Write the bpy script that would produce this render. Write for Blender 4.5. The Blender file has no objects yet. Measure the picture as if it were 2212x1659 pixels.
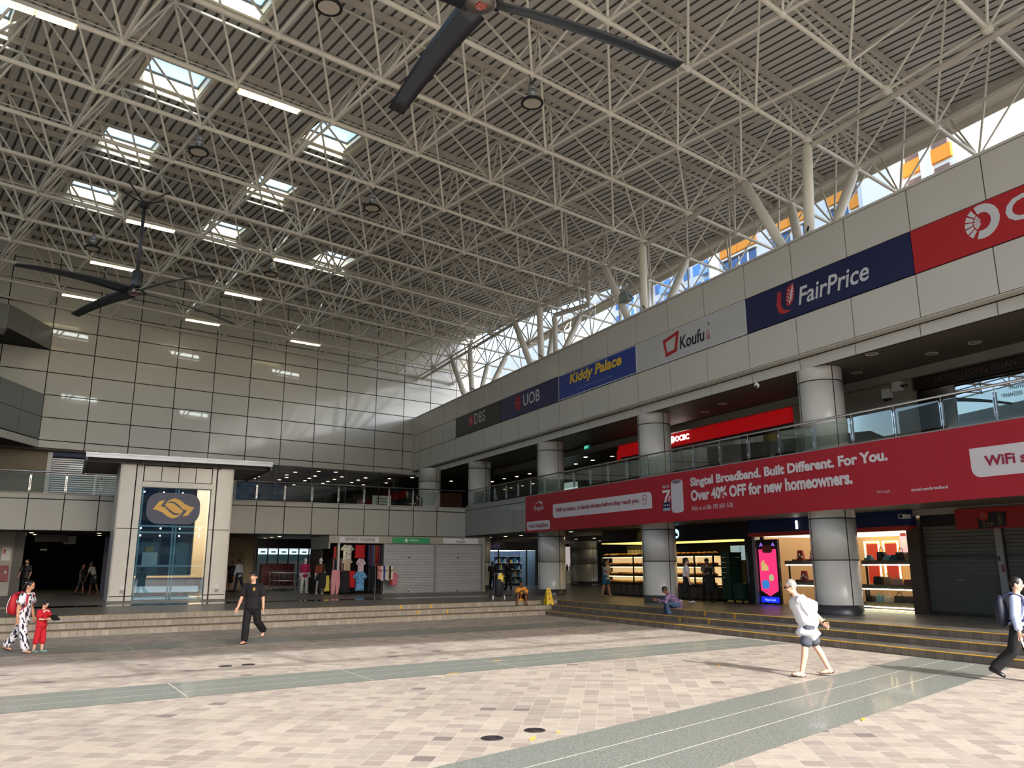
import bpy, math, random
from mathutils import Vector, Matrix, Euler
from math import sin, cos, pi, radians as RAD
random.seed(11)
S = bpy.context.scene
C = S.collection
V = Vector

# ------------------------------------------------------------------ camera, sky, sun, exposure
PITCH, YAW, ROLL, FPX = 0.22196, 0.65694, -0.00162, 1724.0
cd = bpy.data.cameras.new('camera'); cam = bpy.data.objects.new('camera', cd); C.objects.link(cam)
r_ = V((cos(YAW), -sin(YAW), 0)); f_ = V((sin(YAW)*cos(PITCH), cos(YAW)*cos(PITCH), sin(PITCH))); u_ = r_.cross(f_)
rr = r_*cos(ROLL) + u_*sin(ROLL); uu = u_*cos(ROLL) - r_*sin(ROLL)
cam.matrix_world = Matrix(((rr.x, uu.x, -f_.x, 0), (rr.y, uu.y, -f_.y, 0), (rr.z, uu.z, -f_.z, 1.9), (0, 0, 0, 1)))
cd.sensor_width = 36; cd.lens = FPX/2212*36; cd.clip_end = 600
S.camera = cam
S.view_settings.view_transform = 'Standard'; S.view_settings.look = 'None'
S.view_settings.gamma = 1; S.view_settings.use_curve_mapping = False
S.view_settings.exposure = 0.55
S.cycles.use_denoising = True
S.cycles.max_bounces = 7; S.cycles.diffuse_bounces = 4; S.cycles.glossy_bounces = 3
S.cycles.transmission_bounces = 3; S.cycles.transparent_max_bounces = 12
S.cycles.caustics_reflective = False; S.cycles.caustics_refractive = False
S.cycles.sample_clamp_indirect = 6

SUN_EL, SUN_H = RAD(30.5), RAD(5.5)          # light travels towards heading SUN_H (from +Y towards +X)
w = bpy.data.worlds.new('world'); S.world = w; w.use_nodes = True
wn = w.node_tree.nodes; wl = w.node_tree.links
sky = wn.new('ShaderNodeTexSky'); sky.sky_type = 'NISHITA'; sky.sun_disc = False
sky.sun_elevation = SUN_EL; sky.sun_rotation = pi + SUN_H; sky.air_density = 1.0; sky.dust_density = 2.5; sky.ozone_density = 1.0
bg = wn['Background']; bg.inputs[1].default_value = 0.50
wl.new(sky.outputs[0], bg.inputs[0])
sl = bpy.data.lights.new('sun', 'SUN'); sl.energy = 4.0; sl.angle = RAD(0.55); sl.color = (1.0, 0.98, 0.95)
so = bpy.data.objects.new('sun', sl); C.objects.link(so)
so.rotation_euler = V((sin(SUN_H)*cos(SUN_EL), cos(SUN_H)*cos(SUN_EL), -sin(SUN_EL))).to_track_quat('-Z', 'Y').to_euler()
so.location = (0, -20, 30)

# ------------------------------------------------------------------ frames of the place
PHI, PSI = -0.191862, -0.150633               # right gallery and back gallery run at these angles
FR = {'F': PHI - pi/2, 'B': PSI, 'U': 0.0}     # F: x=-s, y=d    B: x=u, y=e    U: world
def fr(k, x, y, z=0):
    a = FR[k]; return V((x*cos(a) - y*sin(a), x*sin(a) + y*cos(a), z))
def FP(s, d, z=0): return fr('F', -s, d, z)
def BP(u, e, z=0): return fr('B', u, e, z)
PL = 0.465                                     # level of the shop platform

# ------------------------------------------------------------------ materials
def lin(c):
    return tuple(((x/255)/12.92 if x/255 <= .04045 else ((x/255+.055)/1.055)**2.4) for x in c) + (1.0,)
MATS = {}
def mat(name, rgb, rough=.6, metal=0, noise=.06, scale=3.0, emit=0, coat=0, spec=.5, bump=0):
    if name in MATS: return MATS[name]
    m = bpy.data.materials.new(name); m.use_nodes = True; MATS[name] = m
    nt = m.node_tree; b = nt.nodes['Principled BSDF']
    b.inputs['Base Color'].default_value = lin(rgb); b.inputs['Roughness'].default_value = rough
    b.inputs['Metallic'].default_value = metal; b.inputs['Specular IOR Level'].default_value = spec
    b.inputs['Coat Weight'].default_value = coat; b.inputs['Coat Roughness'].default_value = .08
    if noise or bump:
        tc = nt.nodes.new('ShaderNodeTexCoord'); nz = nt.nodes.new('ShaderNodeTexNoise')
        nz.inputs['Scale'].default_value = scale; nz.inputs['Detail'].default_value = 3
        nt.links.new(tc.outputs['Object'], nz.inputs['Vector'])
        mr = nt.nodes.new('ShaderNodeMapRange'); mr.inputs[3].default_value = 1-noise*2; mr.inputs[4].default_value = 1+noise*2
        nt.links.new(nz.outputs[0], mr.inputs[0])
        mx = nt.nodes.new('ShaderNodeMix'); mx.data_type = 'RGBA'; mx.blend_type = 'MULTIPLY'; mx.inputs[0].default_value = 1
        mx.inputs[6].default_value = lin(rgb); nt.links.new(mr.outputs[0], mx.inputs[7]); nt.links.new(mx.outputs[2], b.inputs['Base Color'])
        if bump:
            bp = nt.nodes.new('ShaderNodeBump'); bp.inputs['Strength'].default_value = bump; bp.inputs['Distance'].default_value = .02
            nt.links.new(nz.outputs[0], bp.inputs['Height']); nt.links.new(bp.outputs[0], b.inputs['Normal'])
    if emit:
        b.inputs['Emission Color'].default_value = lin(rgb); b.inputs['Emission Strength'].default_value = emit
    return m
def glass(name, tint=(232, 240, 237), base=.03, k=.32):
    if name in MATS: return MATS[name]
    m = bpy.data.materials.new(name); m.use_nodes = True; MATS[name] = m
    nt = m.node_tree; nt.nodes.remove(nt.nodes['Principled BSDF'])
    t = nt.nodes.new('ShaderNodeBsdfTransparent'); t.inputs[0].default_value = lin(tint)
    g = nt.nodes.new('ShaderNodeBsdfGlossy'); g.inputs[1].default_value = .01
    lw = nt.nodes.new('ShaderNodeLayerWeight'); lw.inputs[0].default_value = .35
    mr = nt.nodes.new('ShaderNodeMapRange'); mr.inputs[3].default_value = base; mr.inputs[4].default_value = base + k
    nt.links.new(lw.outputs['Fresnel'], mr.inputs[0])
    mx = nt.nodes.new('ShaderNodeMixShader'); nt.links.new(mr.outputs[0], mx.inputs[0]); nt.links.new(t.outputs[0], mx.inputs[1]); nt.links.new(g.outputs[0], mx.inputs[2])
    nt.links.new(mx.outputs[0], nt.nodes['Material Output'].inputs[0])
    return m
def node_mat(name, rough=.7):
    m = bpy.data.materials.new(name); m.use_nodes = True; MATS[name] = m
    b = m.node_tree.nodes['Principled BSDF']; b.inputs['Roughness'].default_value = rough
    return m, m.node_tree, b

def tile_mat(name, ang, size, cols, grout, gw, rough=.75, rare=None, coat=0):
    """square tiles: rotated grid, one tone per tile, pale joints"""
    m, nt, b = node_mat(name, rough)
    N = nt.nodes.new; L = nt.links.new
    tc = N('ShaderNodeTexCoord'); mp = N('ShaderNodeMapping'); mp.vector_type = 'POINT'
    mp.inputs['Rotation'].default_value = (0, 0, -ang); mp.inputs['Scale'].default_value = (1/size[0], 1/size[1], 1)
    # rotate first, then scale
    mp2 = N('ShaderNodeMapping'); mp2.inputs['Rotation'].default_value = (0, 0, -ang)
    L(tc.outputs['Object'], mp2.inputs[0])
    mp.inputs['Rotation'].default_value = (0, 0, 0); L(mp2.outputs[0], mp.inputs[0])
    fl = N('ShaderNodeVectorMath'); fl.operation = 'FLOOR'; L(mp.outputs[0], fl.inputs[0])
    frc = N('ShaderNodeVectorMath'); frc.operation = 'FRACTION'; L(mp.outputs[0], frc.inputs[0])
    wn_ = N('ShaderNodeTexWhiteNoise'); wn_.noise_dimensions = '2D'; L(fl.outputs[0], wn_.inputs[0])
    cr = N('ShaderNodeValToRGB'); cr.color_ramp.interpolation = 'CONSTANT'
    el = cr.color_ramp.elements
    n = len(cols); el[0].position = 0; el[0].color = lin(cols[0]); el[1].position = 1/n; el[1].color = lin(cols[1])
    for i in range(2, n):
        e = el.new(i/n); e.color = lin(cols[i])
    if rare:
        e = el.new(.992); e.color = lin(rare)
    L(wn_.outputs[0], cr.inputs[0])
    sp = N('ShaderNodeSeparateXYZ'); L(frc.outputs[0], sp.inputs[0])
    gx = N('ShaderNodeMath'); gx.operation = 'LESS_THAN'; gx.inputs[1].default_value = gw[0]/size[0]; L(sp.outputs[0], gx.inputs[0])
    gy = N('ShaderNodeMath'); gy.operation = 'LESS_THAN'; gy.inputs[1].default_value = gw[1]/size[1]; L(sp.outputs[1], gy.inputs[0])
    mxm = N('ShaderNodeMath'); mxm.operation = 'MAXIMUM'; L(gx.outputs[0], mxm.inputs[0]); L(gy.outputs[0], mxm.inputs[1])
    nz = N('ShaderNodeTexNoise'); nz.inputs['Scale'].default_value = 9; nz.inputs['Detail'].default_value = 4; L(tc.outputs['Object'], nz.inputs[0])
    nz2 = N('ShaderNodeTexNoise'); nz2.inputs['Scale'].default_value = .35; nz2.inputs['Detail'].default_value = 2; L(tc.outputs['Object'], nz2.inputs[0])
    ad = N('ShaderNodeMath'); ad.operation = 'ADD'; L(nz.outputs[0], ad.inputs[0]); L(nz2.outputs[0], ad.inputs[1])
    mr = N('ShaderNodeMapRange'); mr.inputs[1].default_value = .5; mr.inputs[2].default_value = 1.5; mr.inputs[3].default_value = .84; mr.inputs[4].default_value = 1.14; L(ad.outputs[0], mr.inputs[0])
    mx = N('ShaderNodeMix'); mx.data_type = 'RGBA'; mx.inputs[7].default_value = lin(grout)
    L(mxm.outputs[0], mx.inputs[0]); L(cr.outputs[0], mx.inputs[6])
    mu = N('ShaderNodeMix'); mu.data_type = 'RGBA'; mu.blend_type = 'MULTIPLY'; mu.inputs[0].default_value = 1
    L(mx.outputs[2], mu.inputs[6]); L(mr.outputs[0], mu.inputs[7]); L(mu.outputs[2], b.inputs['Base Color'])
    b.inputs['Coat Weight'].default_value = coat; b.inputs['Coat Roughness'].default_value = .15
    return m
def speckle_mat(name, c1, c2, rough=.55, scale=60, coat=0):
    m, nt, b = node_mat(name, rough)
    N = nt.nodes.new; L = nt.links.new
    tc = N('ShaderNodeTexCoord'); nz = N('ShaderNodeTexNoise'); nz.inputs['Scale'].default_value = scale; nz.inputs['Detail'].default_value = 2
    L(tc.outputs['Object'], nz.inputs[0])
    cr = N('ShaderNodeValToRGB'); cr.color_ramp.elements[0].position = .35; cr.color_ramp.elements[1].position = .65
    cr.color_ramp.elements[0].color = lin(c1); cr.color_ramp.elements[1].color = lin(c2)
    L(nz.outputs[0], cr.inputs[0]); L(cr.outputs[0], b.inputs['Base Color'])
    b.inputs['Coat Weight'].default_value = coat; b.inputs['Coat Roughness'].default_value = .06
    return m
def blotch_mat(name, c1, c2, scale, thr, rough=.8, stretch=(1, 1, 1)):
    """two flat colours in printed blotches"""
    m, nt, b = node_mat(name, rough)
    N = nt.nodes.new; L = nt.links.new
    tc = N('ShaderNodeTexCoord'); mp = N('ShaderNodeMapping'); mp.inputs['Scale'].default_value = stretch; mp.inputs['Rotation'].default_value = (.4, .5, .6)
    nz = N('ShaderNodeTexNoise'); nz.inputs['Scale'].default_value = scale; nz.inputs['Detail'].default_value = 1
    L(tc.outputs['Object'], mp.inputs[0]); L(mp.outputs[0], nz.inputs[0])
    cr = N('ShaderNodeValToRGB'); cr.color_ramp.interpolation = 'CONSTANT'
    cr.color_ramp.elements[0].color = lin(c1); cr.color_ramp.elements[1].position = thr; cr.color_ramp.elements[1].color = lin(c2)
    L(nz.outputs[0], cr.inputs[0]); L(cr.outputs[0], b.inputs['Base Color'])
    return m

M_panel = mat('cladding', (202, 200, 192), .38, noise=.03, scale=.6, coat=.15)
M_wall = mat('cladding_gloss', (212, 212, 206), .30, noise=.03, scale=.5, coat=.55)
M_grey = mat('cladding_grey', (146, 149, 144), .35, noise=.03, scale=.7, coat=.2)
M_par = mat('parapet_panel', (168, 169, 163), .4, noise=.03, scale=.8, coat=.15)
M_dark = mat('joint_dark', (24, 24, 24), .8, noise=0)
M_steel = mat('frame_paint', (226, 222, 210), .5, noise=.05, scale=2)
M_steel2 = mat('frame_paint_worn', (206, 201, 189), .55, noise=.1, scale=1.5)
M_deck = mat('deck_sheet', (200, 199, 194), .55, noise=.04, scale=1.5)
M_groove = mat('deck_groove', (110, 108, 103), .8, noise=0)
M_chrome = mat('stainless', (200, 202, 204), .18, 1.0, noise=0)
M_black = mat('black', (16, 16, 17), .5, noise=0)
M_white = mat('white', (228, 228, 226), .5, noise=.02)
M_soffit = mat('soffit', (92, 86, 76), .6, noise=.05, scale=2)
M_glass = glass('glass_clear')
M_gcase = glass('glass_case', (235, 238, 235), .03, .35)
M_light = mat('lamp_warm', (255, 226, 180), .5, noise=0, emit=9)
M_lightw = mat('lamp_white', (255, 250, 240), .5, noise=0, emit=7)
M_yellow = mat('paint_yellow', (222, 170, 40), .6, noise=.08, scale=4)
M_red = mat('banner_red', (170, 26, 44), .55, noise=.02)
M_navy = mat('navy', (22, 30, 78), .45, noise=.03)
M_skin = mat('skin_tan', (206, 152, 122), .55, noise=.04, scale=12)
M_skinl = mat('skin_light', (226, 176, 150), .55, noise=.04, scale=12)
M_skind = mat('skin_brown', (128, 84, 60), .55, noise=.04, scale=12)
M_hair = mat('hair_black', (20, 17, 16), .5, noise=.1, scale=40)

# ------------------------------------------------------------------ mesh builder
class MB:
    def __init__(s): s.v = []; s.f = []; s.m = []
    def add(s, vs, fs, m=0):
        n = len(s.v); s.v.extend(tuple(p) for p in vs); s.f.extend(tuple(i+n for i in f) for f in fs); s.m.extend([m]*len(fs)); return s
    def box(s, x0, x1, y0, y1, z0, z1, m=0):
        return s.add([(x0,y0,z0),(x1,y0,z0),(x1,y1,z0),(x0,y1,z0),(x0,y0,z1),(x1,y0,z1),(x1,y1,z1),(x0,y1,z1)],
                     [(0,3,2,1),(4,5,6,7),(0,1,5,4),(1,2,6,5),(2,3,7,6),(3,0,4,7)], m)
    def quad(s, a, b, c, d, m=0): return s.add([a, b, c, d], [(0,1,2,3)], m)
    def prism(s, poly, z0, z1, m=0, ax='z'):
        n = len(poly)
        if ax == 'z': vs = [(x,y,z0) for x,y in poly] + [(x,y,z1) for x,y in poly]
        elif ax == 'y': vs = [(x,z0,y) for x,y in poly] + [(x,z1,y) for x,y in poly]
        else: vs = [(z0,x,y) for x,y in poly] + [(z1,x,y) for x,y in poly]
        return s.add(vs, [tuple(range(n-1,-1,-1)), tuple(range(n,2*n))] + [(i,(i+1)%n,(i+1)%n+n,i+n) for i in range(n)], m)
    def tube(s, pts, r, n=6, m=0, cap=True):
        pts = [V(p) for p in pts]; k = len(pts)
        rs = r if isinstance(r, (list, tuple)) else [r]*k
        vs = []; up = None
        for i, p in enumerate(pts):
            t = (pts[min(i+1,k-1)] - pts[max(i-1,0)])
            if t.length < 1e-9: t = V((0,0,1))
            t.normalize()
            if up is None: up = V((0,0,1)) if abs(t.z) < .9 else V((1,0,0))
            a = up.cross(t); a.normalize(); b = t.cross(a); up = b
            vs += [p + (a*cos(2*pi*j/n) + b*sin(2*pi*j/n))*rs[i] for j in range(n)]
        fs = [(i*n+j, i*n+(j+1)%n, (i+1)*n+(j+1)%n, (i+1)*n+j) for i in range(k-1) for j in range(n)]
        if cap: fs += [tuple(range(n-1,-1,-1)), tuple(range((k-1)*n, k*n))]
        return s.add(vs, fs, m)
    def lathe(s, prof, c=(0,0,0), n=20, m=0, a0=0, a1=2*pi):
        full = abs(a1-a0-2*pi) < 1e-6; cols = n if full else n+1; vs = []; k = len(prof)
        for j in range(cols):
            a = a0+(a1-a0)*j/n; vs += [(c[0]+r*cos(a), c[1]+r*sin(a), c[2]+z) for r, z in prof]
        fs = [(j*k+i, ((j+1)%cols)*k+i, ((j+1)%cols)*k+i+1, j*k+i+1) for j in range(n) for i in range(k-1)]
        return s.add(vs, fs, m)
    def ell(s, c, r, n=12, k=8, m=0, rot=None):
        c = V(c); r = (r,)*3 if not isinstance(r, (tuple, list)) else r
        vs = []
        for i in range(k+1):
            t = pi*i/k
            for j in range(n):
                p = V((r[0]*sin(t)*cos(2*pi*j/n), r[1]*sin(t)*sin(2*pi*j/n), r[2]*cos(t)))
                if rot is not None: p = rot @ p
                vs.append(c+p)
        return s.add(vs, [(i*n+j, (i+1)*n+j, (i+1)*n+(j+1)%n, i*n+(j+1)%n) for i in range(k) for j in range(n)], m)
    def loft(s, pts, rad, side=None, n=12, m=0):
        """rounded chain through pts; rad = r or (a, b) per point, side = direction of a"""
        pts = [V(p) for p in pts]; k = len(pts)
        rs = [(x, x) if not isinstance(x, (tuple, list)) else x for x in rad]
        t0 = (pts[1]-pts[0]).normalized(); t1 = (pts[-1]-pts[-2]).normalized()
        P = [pts[0]-t0*min(rs[0])*.55] + pts + [pts[-1]+t1*min(rs[-1])*.55]
        Q = [(rs[0][0]*.5, rs[0][1]*.5)] + rs + [(rs[-1][0]*.5, rs[-1][1]*.5)]
        vs = []; up = V(side) if side is not None else None; k = len(P)
        for i, p in enumerate(P):
            t = (P[min(i+1,k-1)]-P[max(i-1,0)]).normalized()
            if up is None: up = V((1,0,0)) if abs(t.x) < .8 else V((0,1,0))
            a = up - t*up.dot(t); a.normalize(); b = t.cross(a)
            vs += [p + a*Q[i][0]*cos(2*pi*j/n) + b*Q[i][1]*sin(2*pi*j/n) for j in range(n)]
        fs = [(i*n+j, i*n+(j+1)%n, (i+1)*n+(j+1)%n, (i+1)*n+j) for i in range(k-1) for j in range(n)]
        fs += [tuple(range(n-1,-1,-1)), tuple(range((k-1)*n, k*n))]
        return s.add(vs, fs, m)
    def mesh(s, name, smooth=False):
        me = bpy.data.meshes.new(name); me.from_pydata(s.v, [], s.f)
        me.polygons.foreach_set('material_index', s.m)
        if smooth: me.polygons.foreach_set('use_smooth', [True]*len(s.f))
        me.validate(); me.update(); return me
    def build(s, name, mats, parent=None, smooth=False, frame=None, loc=None, rz=None):
        me = s.mesh(name, smooth)
        for m in (mats if isinstance(mats, (list, tuple)) else [mats]): me.materials.append(m)
        o = bpy.data.objects.new(name, me); C.objects.link(o)
        if parent is not None: o.parent = parent
        if frame: o.rotation_euler.z = FR[frame]
        if loc is not None: o.location = loc
        if rz is not None: o.rotation_euler.z = rz
        return o
def tag(o, label, cat, group=None, kind=None):
    o['label'] = label; o['category'] = cat
    if group: o['group'] = group
    if kind: o['kind'] = kind
    return o
def struct(o, label=None):
    o['kind'] = 'structure'
    if label: o['label'] = label
    return o
def thing(name, label, cat, loc, rz=0, group=None, kind=None):
    o = bpy.data.objects.new(name, None); C.objects.link(o); o.empty_display_size = .1
    o.location = loc; o.rotation_euler.z = rz
    return tag(o, label, cat, group, kind)
def copy_tree(o, parent=None):
    c = o.copy(); C.objects.link(c)
    if parent is not None: c.parent = parent
    for ch in list(o.children): copy_tree(ch, c)
    return c
def panels(mb, xs, zs, y, th=.03, gap=.028, m=0):
    for a, b in zip(xs, xs[1:]):
        for p, q in zip(zs, zs[1:]):
            mb.box(a+gap/2, b-gap/2, y, y+th, p+gap/2, q-gap/2, m)
def lettering(text, width=None, height=None, at=(0, 0, 0), parent=None, m=None, name='lettering', bold=0.0, align='l', depth=.006, shear=0, slant=0):
    """text standing in the xz plane, facing -y; at = left-bottom corner (or centre for align c)"""
    cu = bpy.data.curves.new('t', 'FONT'); cu.body = text; cu.size = 1; cu.extrude = 0; cu.offset = bold; cu.shear = shear; cu.resolution_u = 3
    ob = bpy.data.objects.new('t', cu); C.objects.link(ob)
    bpy.context.view_layer.update()
    me = bpy.data.meshes.new_from_object(ob.evaluated_get(bpy.context.evaluated_depsgraph_get()))
    bpy.data.objects.remove(ob); bpy.data.curves.remove(cu)
    vs = [v.co.copy() for v in me.vertices]; fs = [tuple(p.vertices) for p in me.polygons]
    bpy.data.meshes.remove(me)
    x0 = min(v.x for v in vs); x1 = max(v.x for v in vs); y0 = min(v.y for v in vs); y1 = max(v.y for v in vs)
    kx = width/(x1-x0) if width else None; ky = height/(y1-y0) if height else None
    kx = kx or ky; ky = ky or kx
    ox = -.5 if align == 'c' else 0
    mb = MB(); n = len(vs)
    P = [((v.x-x0)*kx + ox*(x1-x0)*kx, 0, (v.y-y0)*ky + (ox*(y1-y0)*ky) + slant*((v.x-x0)*kx)) for v in vs]
    mb.add([(at[0]+p[0], at[1]-depth, at[2]+p[2]) for p in P], fs)
    o = mb.build(name, m, parent)
    return o
def rrect(x0, x1, z0, z1, r, n=5, corners=(1, 1, 1, 1)):
    """rounded rectangle outline; corners: bl, br, tr, tl"""
    out = []
    for k, (cx, cz, a) in enumerate(((x0, z0, pi), (x1, z0, 1.5*pi), (x1, z1, 0), (x0, z1, .5*pi))):
        if not corners[k]: out.append((cx, cz)); continue
        ccx = cx + (r if k in (0, 3) else -r); ccz = cz + (r if k in (0, 1) else -r)
        out += [(ccx + r*cos(a+pi/2*i/n), ccz + r*sin(a+pi/2*i/n)) for i in range(n+1)]
    return out
# ================================================================== floor, steps, platform
M_pave = tile_mat('pavers', RAD(45.5), (.238, .225), [(168,158,147),(161,151,141),(175,166,154),(154,144,135),(165,155,146),(149,139,131),(171,162,149),(158,149,139)], (186,180,170), (.011, .006), .75, rare=(120,110,106))
M_gran = speckle_mat('granite_band', (104,110,104), (144,148,141), .5, 42, coat=.15)
M_joint = mat('granite_joint', (214, 212, 200), .7, noise=.05)
M_plat = tile_mat('platform_tile', 0, (.6, .3), [(98,94,88),(90,87,82),(103,98,91),(85,82,77)], (74,71,67), (.008, .008), .45, coat=.12)  # dark stone tones with the platform's shade mixed into the colour
M_ris = tile_mat('riser_tile_pale', 0, (.2, 50), [(158,151,141),(150,143,134),(165,158,148),(146,140,132),(154,146,137)], (112,104,96), (.012, .0), .7)
M_risd = tile_mat('riser_tile_brown', 0, (.2, 50), [(128,116,104),(120,108,97),(134,122,110),(114,104,94)], (84,76,68), (.012, .0), .7)
M_poldark = mat('polished_dark_stone', (40, 41, 40), .06, noise=.05, coat=.6)
mb = MB(); mb.quad((-60,-60,0),(80,-60,0),(80,80,0),(-60,80,0)); struct(mb.build('floor', M_pave), 'plaza floor of pale pinkish brick pavers')
def band(pts0, pts1, nj, name, label, cross=3.0):
    mb = MB(); h = .004
    a0, a1 = V(pts0[0]), V(pts0[1]); b0, b1 = V(pts1[0]), V(pts1[1])
    mb.add([(a0.x,a0.y,h),(a1.x,a1.y,h),(b1.x,b1.y,h),(b0.x,b0.y,h)], [(0,1,2,3)])
    g = .007
    for k in range(1, nj+1):
        t = k/(nj+1); p = a0.lerp(b0, t); q = a1.lerp(b1, t); n = (b0-a0).normalized()*g
        mb.add([(p.x-n.x,p.y-n.y,h+.002),(q.x-n.x,q.y-n.y,h+.002),(q.x+n.x,q.y+n.y,h+.002),(p.x+n.x,p.y+n.y,h+.002)], [(0,1,2,3)], 1)
    L = (a1-a0).length; d = (a1-a0).normalized()*g; s = 1.0
    while s < L-.5:
        t = s/L; p = a0.lerp(a1, t); q = b0.lerp(b1, t)
        mb.add([(p.x-d.x,p.y-d.y,h+.002),(q.x-d.x,q.y-d.y,h+.002),(q.x+d.x,q.y+d.y,h+.002),(p.x+d.x,p.y+d.y,h+.002)], [(0,1,2,3)], 1)
        s += cross
    struct(mb.build(name, [M_gran, M_joint]), label)
band([(-12,15.16),(18.05,13.74)], [(-12,13.62),(17.75,12.02)], 2, 'floor_band', 'grey granite floor band across the middle of the plaza')
band([(-12,23.3),(18.9,20.95)], [(-12,21.9),(18.7,19.25)], 2, 'floor_band', 'grey granite floor band in the shade before the far steps', 4)
band([(-4,5.85),(17.2,8.73)], [(-4,3.9),(17.2,6.78)], 2, 'floor_band', 'wide grey granite floor band nearest the camera', 40)

sl_ = -.0495                                   # the far flight of steps runs at a slight angle
bd = V((1, sl_)).normalized(); bnn = V((-bd.y, bd.x)); fdir = FP(1,0,0).xy.normalized(); fnn = FP(0,1,0).xy.normalized()
def isect(p, d, q, e):
    den = d.x*e.y - d.y*e.x; t = ((q.x-p.x)*e.y - (q.y-p.y)*e.x)/den; return p + d*t
B0 = V((4.63, 25.13)); F0 = FP(10, 15.36, 0).xy
ST = []
for k in range(3):
    pb = B0 + bnn*(.77*k); pf = F0 + fnn*(.77*k)
    c = isect(pb, bd, pf, fdir); ST.append((pb - bd*24, c, pf - fdir*22))
FARP = [V((70,-14)), V((70,75)), V((-30,75))]
top = MB(); nose = MB(); ristile = None
for k, (l, c, r) in enumerate(ST):
    z0, z1 = .155*k, .155*(k+1)
    poly = [l, c, r] + FARP; n = len(poly)
    top.add([(p.x, p.y, z1) for p in poly], [tuple(range(n))], 0)
struct(top.build('floor_platform', M_plat), 'dark tiled shop platform and its step treads, shade mixed into the colour')
for side in (0, 1):
    mb = MB(); ns = MB()
    for k, (l, c, r) in enumerate(ST):
        z0, z1 = .155*k, .155*(k+1); a, b = (l, c) if side == 0 else (c, r)
        d = (b-a).normalized(); inn = bnn if side == 0 else fnn
        ang = math.atan2(d.y, d.x)
        def loc(p):   # into the rotated frame so that tiles follow the riser
            return (p.x*cos(ang)+p.y*sin(ang), -p.x*sin(ang)+p.y*cos(ang))
        A_, B_ = loc(a), loc(b)
        mb.add([(A_[0],A_[1],z0),(B_[0],B_[1],z0),(B_[0],B_[1],z1),(A_[0],A_[1],z1)], [(0,1,2,3)])
        i_ = (0, .045)
        sg = 1
        ns.box(min(A_[0],B_[0]), max(A_[0],B_[0]), A_[1]-.004*sg, A_[1]+.05*sg, z1-.012, z1+.004)
    o = mb.build('floor_riser', M_ris if side == 0 else M_risd); o.rotation_euler.z = ang; struct(o, 'three step risers of square tiles')
    M_nose = mat('nosing_worn', (150, 132, 92), .7, noise=.25, scale=2) if side == 0 else mat('nosing_yellow', (226, 176, 52), .55, noise=.12, scale=3)
    o = ns.build('trim_nosing', M_nose); o.rotation_euler.z = ang; struct(o, 'yellow step edge strips')
# short yellow marks on the risers
def step_mark(side, k, p, lab):
    l, c, r = ST[k]; a, b = (l, c) if side == 0 else (c, r); d = (b-a).normalized()
    q = a + d*((p-a).dot(d)); mb = MB(); mb.box(-.035, .035, -.006, .01, .155*k+.01, .155*(k+1)-.012)
    o = mb.build('step_marking', M_yellow, loc=(q.x, q.y, 0), rz=math.atan2(d.y, d.x)); tag(o, lab, 'marking', 'yellow marks on the steps')
for (k, x, lb) in ((2,15.02,'top riser of the far steps, left of two'),(2,16.25,'top riser of the far steps, right of two'),(1,15.28,'second riser of the far steps, left of two'),(1,16.5,'second riser of the far steps, right of two')):
    step_mark(0, k, V((x, 24.6)), 'short yellow mark on the '+lb)
for (k, s, lb) in ((2,20.35,'top riser near the seated reader, first of two'),(2,19.0,'top riser near the seated reader, second of two'),(1,20.6,'second riser near the seated reader, first of two'),(1,19.25,'second riser near the seated reader, second of two')):
    step_mark(1, k, FP(s, 16.5).xy, 'short yellow mark on the '+lb)
# polished strip and mat on the platform
mb = MB()
mb.add([tuple(BP(-6,31.9,.4685)), tuple(BP(19.5,33.4,.4685)), tuple(BP(19.5,34.6,.4685)), tuple(BP(-6,33.2,.4685))], [(0,1,2,3)])
struct(mb.build('floor_strip', M_poldark), 'dark polished stone strip along the far platform')
# drains and paint specks on the plaza
for (x, y, lb) in ((5.667,7.723,'round dark floor drain cover in the foreground, nearer of two'),(6.315,7.764,'round dark floor drain cover in the foreground, right of two'),(5.485,16.124,'round dark floor drain cover beyond the middle band, left one'),(5.905,16.068,'round dark floor drain cover beyond the middle band, right one')):
    mb = MB(); mb.lathe([(0,.007),(.05,.007),(.052,.004),(.06,.004),(.062,.007),(.085,.007),(.088,.004),(.095,.004),(.1,.007),(.125,.007),(.13,.0)], (0,0,0), 24)
    tag(mb.build('drain_cover', mat('drain_iron', (54,48,50), .4, .3), loc=(x,y,.0), smooth=False), lb, 'drain', 'round drain covers in the plaza')
sp = ((6.0,7.42,.14,.5,'beside the two near drains'),(6.45,7.5,.06,.1,'right of the near drains'),(8.3,12.5,.2,.2,'at the edge of the middle band'),(12.9,10.3,.14,.4,'between the band and the old man'),(10.1,13.6,.16,.1,'on the middle band edge'),(9.95,5.75,.12,.3,'by the nearest granite band at the right'))
for (x, y, L, a, lb) in sp:
    mb = MB(); mb.prism([(-L,-.02),(-L*.2,.02),(L,.03),(L*.5,-.01),(L*.1,-.035)], .0045, .0065)
    tag(mb.build('paint_mark', mat('paint_worn', (232,176,70), .7, noise=.3, scale=30), loc=(x,y,0), rz=a), 'worn orange paint mark '+lb, 'paint mark')

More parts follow.
